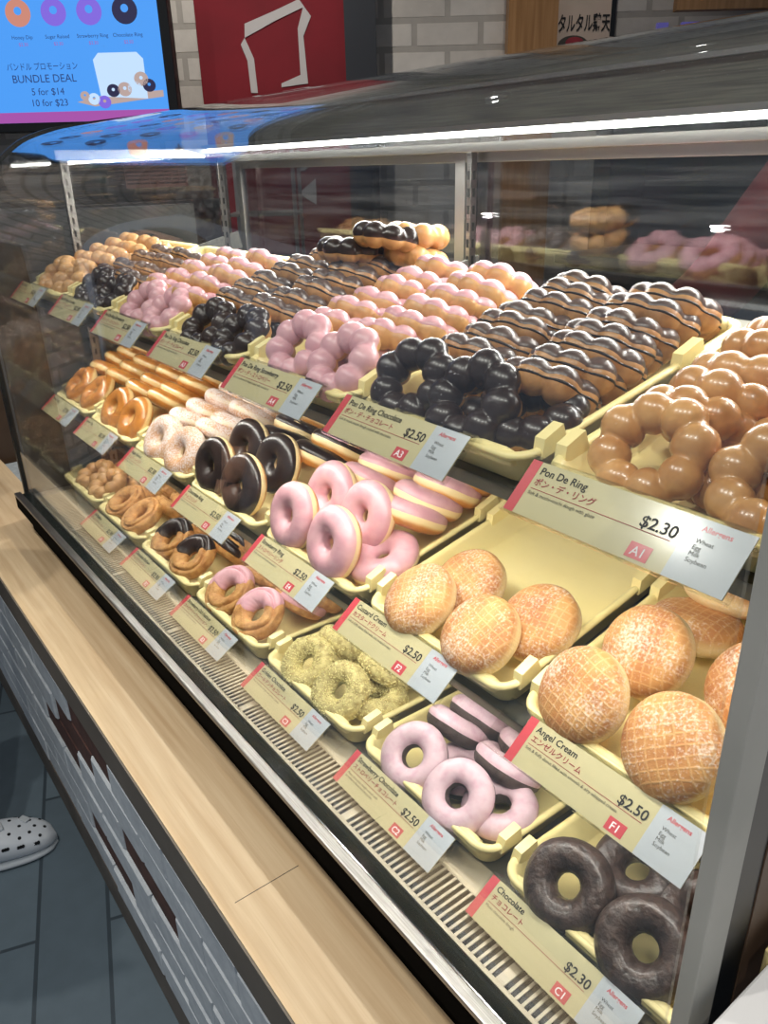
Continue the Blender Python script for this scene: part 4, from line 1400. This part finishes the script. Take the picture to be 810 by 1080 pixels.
col = MB(); col.box(-0.055, 0.055, -0.10, 0.009, 0, 3.14)
o = build('column', col, M['dark_col'], loc=bgp(-0.073, 3.29, -0.85)); o.rotation_euler = (0, 0, YAW)
o['kind'] = 'structure'
col = MB(); col.box(-0.087, 0.087, -0.06, 0.009, 0, 3.14)
o = build('pillar', col, M['wood_col'], loc=bgp(0.536, 3.29, -0.85)); o.rotation_euler = (0, 0, YAW)
o['kind'] = 'structure'
pf = thing('menu_poster', 'small framed poster of a rice bowl with large dark characters', 'poster', bgp(0.724, 3.275, 0.992), (0, 0, YAW))
boxed('frame', M['black'], pf, -0.112, 0.112, 0, 0.02, -0.01, 0.30)
boxed('sheet', M['poster'], pf, -0.096, 0.094, -0.003, 0.0, 0.0, 0.29)
put_text('heading', 'タルタル鶏天', 0.060, M['ink'], pf, (0.0, -0.005, 0.130), (PI / 2, 0, 0), 'CENTER', 0.0012, fit=0.185)
disc('bowl_picture', M['inksoft'], pf, -0.035, 0.085, 0.055, 0.030, -0.0036)
disc('food_picture', M['inkred'], pf, -0.030, 0.094, 0.032, 0.016, -0.0044)
boxed('caption_strip', M['ink'], pf, 0.040, 0.088, -0.0045, -0.003, 0.080, 0.098)
ck = thing('dark_kitchen_unit', 'dark kitchen unit behind the far pillar with violet lit items', 'kitchen unit', bgp(1.15, 3.0, -0.85), (0, 0, YAW))
boxed('carcass', M['dark_panel'], ck, -0.36, 0.75, 0.0, 0.24, 0, 1.9)
boxed('valance', M['wood_col'], ck, -0.20, 0.75, -0.04, 0.0, 1.98, 2.15)
for k, xx in enumerate((-0.25, -0.17, -0.10, 0.0)):
    boxed('lit_item', emit('violet_glow', (0.16, 0.14, 0.55, 1), 0.35), ck, xx, xx + 0.035 + 0.02 * (k % 2), -0.02, 0.0, 1.84, 1.95)

# ------------------------------------------------------------------ kitchen behind the case
sb = thing('kitchen_bench', 'stainless steel bench behind the far end of the case', 'bench', (-2.55, 0.65, -0.85))
cbox('bench_top', M['steel'], sb, -2.62, -2.28, -0.35, 0.93, 0.575, 0.605, 0.003)
cbox('splash_panel', M['brown_panel'], sb, -2.315, -2.295, -0.34, 0.92, -0.80, 0.575)
cbox('cupboard', M['dark_panel'], sb, -2.60, -2.315, -0.33, 0.91, -0.85, 0.575)
rnd = random.Random(5)
for k in range(16):
    xs = -2.46 + rnd.uniform(-.02, .02)
    ys = 0.37 + rnd.uniform(-.05, .05)
    o = MB(); o.box(-0.12, 0.12, -0.17, 0.17, 0, 0.005)
    q = build('flat_box', o, M['paper'], loc=(xs, ys, 0.606 + k * 0.0075))
    q.rotation_euler = (0, 0, rnd.uniform(-.25, .25))
    tag(q, 'flattened kraft box in the fanned pile, %s up from the steel bench' % (NTH + ['twelfth', 'thirteenth', 'fourteenth', 'fifteenth', 'sixteenth'])[k].replace('front', 'first'), 'box', 'flattened boxes on the steel bench')
for k in range(6):
    o = MB(); o.box(-0.12, 0.12, -0.14, 0.14, 0, 0.006)
    q = build('paper_bag', o, M['paper'], loc=(-2.45 + rnd.uniform(-.02, .02), 0.78 + rnd.uniform(-.02, .02), 0.606 + k * 0.0065))
    q.rotation_euler = (0, 0, rnd.uniform(-.12, .12))
    tag(q, 'flat kraft bag under the pale basket, %s up from the steel bench' % NTH[k].replace('front', 'first'), 'paper bag', 'paper bags under the basket')
bk = thing('basket', 'pale slatted basket with pink cloth on the paper bags', 'basket', (-2.46, 0.74, 0.6455))
b = MB()
for k in range(6):
    zz = 0.004 + k * 0.012
    for (x0, x1, y0, y1) in ((-.08, .08, -.11, -.105), (-.08, .08, .105, .11), (-.08, -.075, -.11, .11), (.075, .08, -.11, .11)):
        b.box(x0, x1, y0, y1, zz, zz + 0.007)
for k in range(9):
    y = -.11 + k * .027
    b.box(.0755, .0815, y, y + .005, 0, .078)
    b.box(-.0815, -.0755, y, y + .005, 0, .078)
b.box(-.08, .08, -.11, .11, 0, .004)
build('weave', b, M['basket'], bk)
u_, v_ = np.meshgrid(np.linspace(-1, 1, 14), np.linspace(-1, 1, 14), indexing='ij')
b = MB(); b.grid(np.stack([u_ * .07, v_ * .098, .070 + .016 * np.cos(u_ * 1.4) * np.cos(v_ * 1.4) + .003 * np.sin(7 * u_ + 4 * v_)], -1))
cl = build('folded_cloth', b, M['pinkcloth'], loc=(-2.46, 0.74, 0.6455))
sd = cl.modifiers.new('thickness', 'SOLIDIFY'); sd.thickness = 0.006
tag(cl, 'pink cloth folded in the pale basket', 'cloth')
b = MB(); b.tube([(0, 0, 0), (0, 0, 0.10), (0, 0, 0.12), (0, 0, 0.15)], [0.045, 0.05, 0.03, 0.018], 16)
tl = build('tub', b, M['teal'], loc=(-2.54, 0.57, 0.606)); tag(tl, 'teal plastic bottle on the steel bench by the brick wall', 'bottle')
rk = thing('tray_trolley', 'tall thin-posted steel tray trolley between bench and red banner', 'trolley', bgp(-0.40, 2.80, -0.85), (0, 0, YAW))
for xx in (-0.13, 0.13 - 0.035):
    for yy in (0, 0.2):
        boxed('post', M['alu'], rk, xx, xx + 0.012, yy, yy + 0.012, 0.0, 1.60)
for k in range(9):
    boxed('runner', M['steel_dark'], rk, -0.13, 0.107, 0.002, 0.21, 0.2 + k * 0.15, 0.208 + k * 0.15)
pu = thing('prep_counter', 'dark steel prep counter with shelf behind the sliding doors', 'counter', (-0.55, 1.85, -0.85))
cbox('worktop', M['steel_dark'], pu, -1.35, 0.55, 1.60, 2.05, 0.40, 0.43, 0.003)
cbox('cupboard', M['dark_panel'], pu, -1.33, 0.53, 1.63, 2.05, -0.85, 0.40)
cbox('back_panel', M['dark_panel'], pu, -1.35, 0.55, 2.02, 2.06, 0.43, 0.74)
cbox('shelf', M['steel_dark'], pu, -1.20, 0.50, 1.82, 2.02, 0.62, 0.635)

# beyond the far end of the case: grey board and brown partition
o = cbox('grey_board', M['grey_panel'], ct, -1.60, -1.575, -0.03, 0.5, WZ, 0.62); o.name = 'end_board'

# ------------------------------------------------------------------ fittings of the ceiling downlights and added fill spots
MDL = emit('downlight_lens', (1, 0.96, 0.9, 1), 25.0)
for k, (dx, dy) in enumerate(DOWN + [(-1.75, 0.65), (0.3, 1.4), (1.15, -0.35), (-1.30, 1.55)]):  # the last four house the added fill spots
    t = thing('down_or_fill_fitting', 'round recessed ceiling light, %s among shop downlights and added fill fittings' % ORD[k], 'ceiling light', (dx, dy, 2.275), group='ceiling downlights')
    b = MB()
    n = 24
    vs = []
    for r_, zz in ((0.040, 0.025), (0.040, 0.0), (0.020, 0.0), (0.018, 0.012)):
        vs += [(r_ * math.cos(2 * PI * j / n), r_ * math.sin(2 * PI * j / n), zz) for j in range(n)]
    b.add(vs, [(i_ * n + j, i_ * n + (j + 1) % n, (i_ + 1) * n + (j + 1) % n, (i_ + 1) * n + j) for i_ in range(3) for j in range(n)], True)
    build('trim_ring', b, M['white_lam'], t)
    b = MB(); b.add([(0.018 * math.cos(2 * PI * j / n), 0.018 * math.sin(2 * PI * j / n), 0.010) for j in range(n)] + [(0.018 * math.cos(2 * PI * j / n), 0.018 * math.sin(2 * PI * j / n), 0.014) for j in range(n)],
                    [tuple(range(n))[::-1], tuple(range(n, 2 * n))] + [(j, (j + 1) % n, n + (j + 1) % n, n + j) for j in range(n)])
    build('lens', b, MDL, t)

# ------------------------------------------------------------------ customer's foot in a white clog
cu = thing('person', 'person in dark trousers and a white perforated clog standing at the counter', 'person', (-1.318, -0.268, -0.85))
# foot heading: toe towards the till, slightly away from the counter
FH = Vector((0.25, 0.97, 0)).normalized()
FS = Vector((-FH.y, FH.x, 0))


def fpt(a, s_, z_):
    return FH * a + FS * s_ + Vector((0, 0, z_))


def foot_shell(sc_w, z0, h_toe, h_mid, inset):
    """Cross sections along the clog from heel to toe."""
    L_ = 0.275
    nu, nv = 26, 20
    P = np.zeros((nu, nv, 3))
    for i_ in range(nu):
        t = i_ / (nu - 1)
        a = -0.19 + L_ * t
        e = min(1.0, math.sqrt(max(1 - (abs(t - 0.5) * 2) ** 5.0, 0.0)))
        wdt = (0.040 + 0.014 * math.sin(PI * min(1, max(0, (t - .15) / .85)) * 0.95)) * max(e, 0.02) * sc_w
        hgt = (h_mid + (h_toe - h_mid) * max(0, (t - 0.45) / 0.55)) * (0.35 + 0.65 * max(e, 0.0))
        for j in range(nv):
            th = 2 * PI * j / nv
            cx, cz = math.cos(th), math.sin(th)
            ex = 0.7
            s_ = wdt * math.copysign(abs(cx) ** ex, cx) + 0.006 * math.sin(PI * t)
            zz = z0 + hgt * (0.5 + 0.5 * math.copysign(abs(cz) ** 0.8, cz))
            P[i_, j] = fpt(a, s_, zz)
    return P


b = MB(); P = foot_shell(1.0, 0.012, 0.050, 0.085, 0)
b.grid(P, False, True)
b.add(P[0], [tuple(range(20))[::-1]]); b.add(P[-1], [tuple(range(20))])
cg = build('clog', b, M['croc'], cu); cg['label'] = 'white foam clog'
b = MB()
P2 = foot_shell(1.06, 0.0, 0.020, 0.022, 0)
b.grid(P2, False, True); b.add(P2[0], [tuple(range(20))[::-1]]); b.add(P2[-1], [tuple(range(20))])
build('sole', b, M['sole'], cg)
# ventilation holes on the toe and along the side: short dark plugs set in the shell
b = MB()


def plug(center, nrm, r_, depth=0.003, n=10):
    nrm = nrm.normalized()
    a = nrm.orthogonal().normalized(); c = nrm.cross(a)
    ring0 = [center - nrm * depth + (a * math.cos(2 * PI * k / n) + c * math.sin(2 * PI * k / n)) * r_ for k in range(n)]
    ring1 = [center + nrm * 0.0006 + (a * math.cos(2 * PI * k / n) + c * math.sin(2 * PI * k / n)) * r_ for k in range(n)]
    b.add(ring0 + ring1, [(k, (k + 1) % n, n + (k + 1) % n, n + k) for k in range(n)] + [tuple(range(n, 2 * n))])


for (i_, j) in ((23, 5), (22, 3), (22, 7), (20, 4), (20, 6), (21, 5), (18, 3), (18, 5), (18, 7), (16, 4), (16, 6), (20, 2), (17, 2)):
    p = Vector(P[i_, j]); n_ = (Vector(P[i_ + 1, j]) - Vector(P[i_ - 1, j])).cross(Vector(P[i_, (j + 1) % 20]) - Vector(P[i_, j - 1]))
    if n_.z < 0:
        n_ = -n_
    plug(p, n_, 0.0042)
for i_ in (12, 15, 18, 21):
    j = 9
    p = Vector(P[i_, j]); n_ = -FS
    for dd in (-0.005, 0, 0.005):
        plug(p + FH * dd + Vector((0, 0, 0.0)), n_ + Vector((0, 0, .3)), 0.0042, 0.004)
build('vent_holes', b, M['hole'], cg)
b = MB(); b.box(-0.013, 0.013, -0.008, 0.008, 0, 0.007, Matrix.Translation(Vector(P[19, 4]) + Vector((0, 0, -0.001))) @ Matrix.Rotation(0.5, 4, 'Z'))
build('charm', b, M['charm'], cg, bevel=0.003)
b = MB(); b.box(-0.014, 0.014, -0.009, 0.009, 0, 0.008, Matrix.Translation(Vector(P[14, 5]) + Vector((0, 0, -0.001))))
build('charm', b, M['charm'], cg, bevel=0.003)
b = MB(); b.box(-0.012, 0.012, -0.010, 0.010, 0, 0.008, Matrix.Translation(Vector(P[12, 5]) + Vector((0, 0, -0.001))))
build('charm', b, M['charmgold'], cg, bevel=0.003)
# the other clog stands half a step back
back = FS * 0.30 - FH * 0.20
for src in (cg,) + tuple(cg.children):
    q = src.copy(); C.objects.link(q)
    if src == cg:
        other = q
        q.location = back
    else:
        q.parent = other


def skin_body(name, joints, edges, mat, parent, sub=2):
    me = bpy.data.meshes.new(name)
    me.from_pydata([j[:3] for j in joints], edges, [])
    o = bpy.data.objects.new(name, me)
    me.materials.append(mat)
    C.objects.link(o)
    o.parent = parent
    sk = o.modifiers.new('skin', 'SKIN')
    sk.use_smooth_shade = True
    for i_, j in enumerate(joints):
        d = me.skin_vertices[0].data[i_]
        d.radius = (j[3], j[4] if len(j) > 4 else j[3])
    me.skin_vertices[0].data[0].use_root = True
    ss = o.modifiers.new('sub', 'SUBSURF'); ss.levels = ss.render_levels = sub
    return o


def head_parts(parent, c, f):
    """Hair cap, ears, nose and eyes round the head centre c, looking along f."""
    f = f.normalized(); sd = Vector((-f.y, f.x, 0)); up = Vector((0, 0, 1))
    nu, nv = 28, 12
    P_ = np.zeros((nu, nv, 3))
    for i_ in range(nu):
        t = 2 * PI * i_ / nu
        low = -0.55 if math.cos(t) < 0.35 else 0.42
        for j in range(nv):
            v = low + (PI / 2 - low) * j / (nv - 1)
            q = c + (f * (0.100 * math.cos(t)) + sd * (0.086 * math.sin(t))) * math.cos(v) + up * (0.118 * math.sin(v)) - f * 0.006
            P_[i_, j] = q
    m = MB(); m.grid(P_, True, False)
    h = build('hair', m, M['hair'], parent)
    so = h.modifiers.new('thickness', 'SOLIDIFY'); so.thickness = 0.010
    m = MB(); m.tube([c + f * 0.082 + up * 0.015, c + f * 0.098 - up * 0.012, c + f * 0.100 - up * 0.026, c + f * 0.084 - up * 0.032], [.007, .010, .012, .009], 10)
    build('nose', m, M['skin'], parent)
    for k in (-1, 1):
        m = MB(); m.tube([c + sd * k * .079 + up * .018, c + sd * k * .087 + up * .004 - f * .006, c + sd * k * .079 - up * .024], [.008, .014, .007], 10)
        build('ear', m, M['skin'], parent)
        m = MB(); m.tube([c + f * .077 + sd * k * .032 + up * .012, c + f * .089 + sd * k * .031 + up * .012], [.011, .007], 12)
        build('eye', m, M['hole'], parent)
    m = MB(); m.tube([c + f * .084 - sd * .022 - up * .056, c + f * .090 - up * .057, c + f * .084 + sd * .022 - up * .056], [.004, .006, .004], 8)
    build('mouth', m, M['redshirt'], parent)


def fj(a, s_, z_, r1, r2=None):
    return tuple(fpt(a, s_, z_)) + (r1, r2 or r1)


PJ = [fj(-.24, .15, .93, .13, .10), fj(-.24, .15, 1.13, .12, .10), fj(-.24, .15, 1.33, .15, .10), fj(-.23, .15, 1.42, .075, .07), fj(-.225, .15, 1.48, .046), fj(-.205, .15, 1.555, .072, .080), fj(-.205, .15, 1.64, .094, .100), fj(-.21, .15, 1.70, .080, .085),
      fj(-.24, -.03, 1.39, .055), fj(-.25, -.08, 1.13, .042), fj(-.20, -.09, .90, .032), fj(-.18, -.09, .83, .030, .020), fj(-.24, .33, 1.39, .055), fj(-.25, .38, 1.13, .042), fj(-.20, .39, .90, .032), fj(-.18, .39, .83, .030, .020),
      fj(-.21, .06, .86, .09), fj(-.15, .01, .48, .062), fj(-.14, 0, .12, .038), fj(-.10, 0, .06, .032, .024), fj(-.27, .24, .86, .09), fj(-.30, .29, .48, .062), fj(-.34, .30, .12, .038), fj(-.30, .30, .06, .032, .024)]
PE = [(0, 1), (1, 2), (2, 3), (3, 4), (4, 5), (5, 6), (6, 7), (2, 8), (8, 9), (9, 10), (10, 11), (2, 12), (12, 13), (13, 14), (14, 15), (0, 16), (16, 17), (17, 18), (18, 19), (0, 20), (20, 21), (21, 22), (22, 23)]
skin_body('body', PJ, PE, M['skin'], cu)
skin_body('sweatshirt', [fj(-.24, .15, .80, .19, .155), fj(-.24, .15, 1.10, .175, .145), fj(-.24, .15, 1.33, .185, .135), fj(-.235, .15, 1.43, .09, .09), fj(-.24, -.03, 1.395, .07), fj(-.25, -.08, 1.13, .056), fj(-.20, -.09, .91, .044),
                         fj(-.24, .33, 1.395, .07), fj(-.25, .38, 1.13, .056), fj(-.20, .39, .91, .044)],
          [(0, 1), (1, 2), (2, 3), (2, 4), (4, 5), (5, 6), (2, 7), (7, 8), (8, 9)], M['dark_col'], cu)
for leg in ([fj(-.24, .12, 1.02, .11), fj(-.21, .065, .86, .112), fj(-.15, .01, .48, .082), fj(-.14, 0, .10, .066)], [fj(-.24, .18, 1.02, .11), fj(-.27, .235, .86, .112), fj(-.30, .29, .48, .082), fj(-.34, .30, .10, .066)]):
    skin_body('trouser_leg', leg, [(0, 1), (1, 2), (2, 3)], M['navy'], cu)
head_parts(cu, fpt(-.205, .15, 1.635), FH)
for sd_ in (-.09, .39):
    for dx in (-.02, -.007, .007, .02):
        b = MB(); b.tube([fpt(-.175 + dx, sd_, .825), fpt(-.165 + dx, sd_, .79), fpt(-.16 + dx * .9, sd_ + (.015 if sd_ > 0 else -.015) * -1, .765)], [.0088, .008, .0066], 8)
        build('finger', b, M['skin'], cu)
    b = MB(); b.tube([fpt(-.15, sd_, .85), fpt(-.135, sd_, .82), fpt(-.133, sd_, .80)], [.0098, .0088, .0072], 8)
    build('thumb', b, M['skin'], cu)

# ------------------------------------------------------------------ assistant in red behind the case
pa = thing('person', 'person in red shirt standing behind the sliding doors, one arm reaching down', 'person', (-0.096, 1.06, -0.85))
pa.scale = (1.13, 1.13, 1.13)


J = [(0, 0, .92, .14, .10), (0, 0, 1.12, .13, .10), (0, 0, 1.32, .16, .10), (0, 0, 1.42, .075, .07), (0, -.01, 1.48, .046, .046), (0, -.03, 1.555, .072, .080), (0, -.03, 1.64, .094, .100), (0, -.025, 1.70, .080, .085),
     (-.18, 0, 1.38, .055, .055), (-.28, -.06, 1.17, .042, .042), (-.33, -.24, 1.08, .032, .032), (-.34, -.30, 1.06, .026, .020),
     (.18, 0, 1.38, .055, .055), (.24, .02, 1.12, .042, .042), (.24, -.06, .90, .032, .032),
     (-.09, 0, .86, .09, .09), (-.10, -.01, .48, .062, .062), (-.10, .01, .08, .042, .042), (-.10, -.12, .04, .04, .03),
     (.09, 0, .86, .09, .09), (.10, -.01, .48, .062, .062), (.10, .01, .08, .042, .042), (.10, -.12, .04, .04, .03)]
ED = [(0, 1), (1, 2), (2, 3), (3, 4), (4, 5), (5, 6), (6, 7), (2, 8), (8, 9), (9, 10), (10, 11), (2, 12), (12, 13), (13, 14), (0, 15), (15, 16), (16, 17), (17, 18), (0, 19), (19, 20), (20, 21), (21, 22)]
skin_body('body', J, ED, M['skin'], pa)
skin_body('shirt', [(0, 0, .80, .19, .15), (0, 0, 1.10, .175, .14), (0, 0, 1.32, .185, .13), (0, 0, 1.42, .10, .09), (-.18, 0, 1.385, .068, .068), (-.28, -.06, 1.175, .060, .060), (.18, 0, 1.385, .068, .068), (.24, .02, 1.14, .060, .060),
                    (-.31, -.17, 1.11, .050, .050)],
          [(0, 1), (1, 2), (2, 3), (2, 4), (4, 5), (2, 6), (6, 7), (5, 8)], M['redshirt'], pa)
for k in (-1, 1):
    skin_body('trouser_leg', [(k * .03, 0, 1.02, .11), (k * .09, 0, .86, .112), (k * .10, -.01, .48, .082), (k * .10, .01, .10, .064)], [(0, 1), (1, 2), (2, 3)], M['jeans'], pa)
head_parts(pa, Vector((0, -.03, 1.635)), Vector((0, -1, 0)))
for fx, (dx, dz) in enumerate(((-.018, .0), (-.006, -.004), (.006, -.004), (.018, .0))):
    b = MB(); b.tube([(-.34 + dx, -.31, 1.055), (-.345 + dx, -.345, 1.04 + dz), (-.345 + dx, -.365, 1.02 + dz)], [.0085, .0078, .0065], 8)
    build('finger', b, M['skin'], pa)
b = MB(); b.tube([(-.318, -.285, 1.055), (-.302, -.315, 1.045), (-.306, -.335, 1.035)], [.0095, .0085, .007], 8)
build('thumb', b, M['skin'], pa)

# ------------------------------------------------------------------ stand everything on the shop floor at z = 0
for o in list(bpy.data.objects):
    if o.parent is None:
        mw = o.matrix_world.copy() if False else None
        o.location.z += LIFT
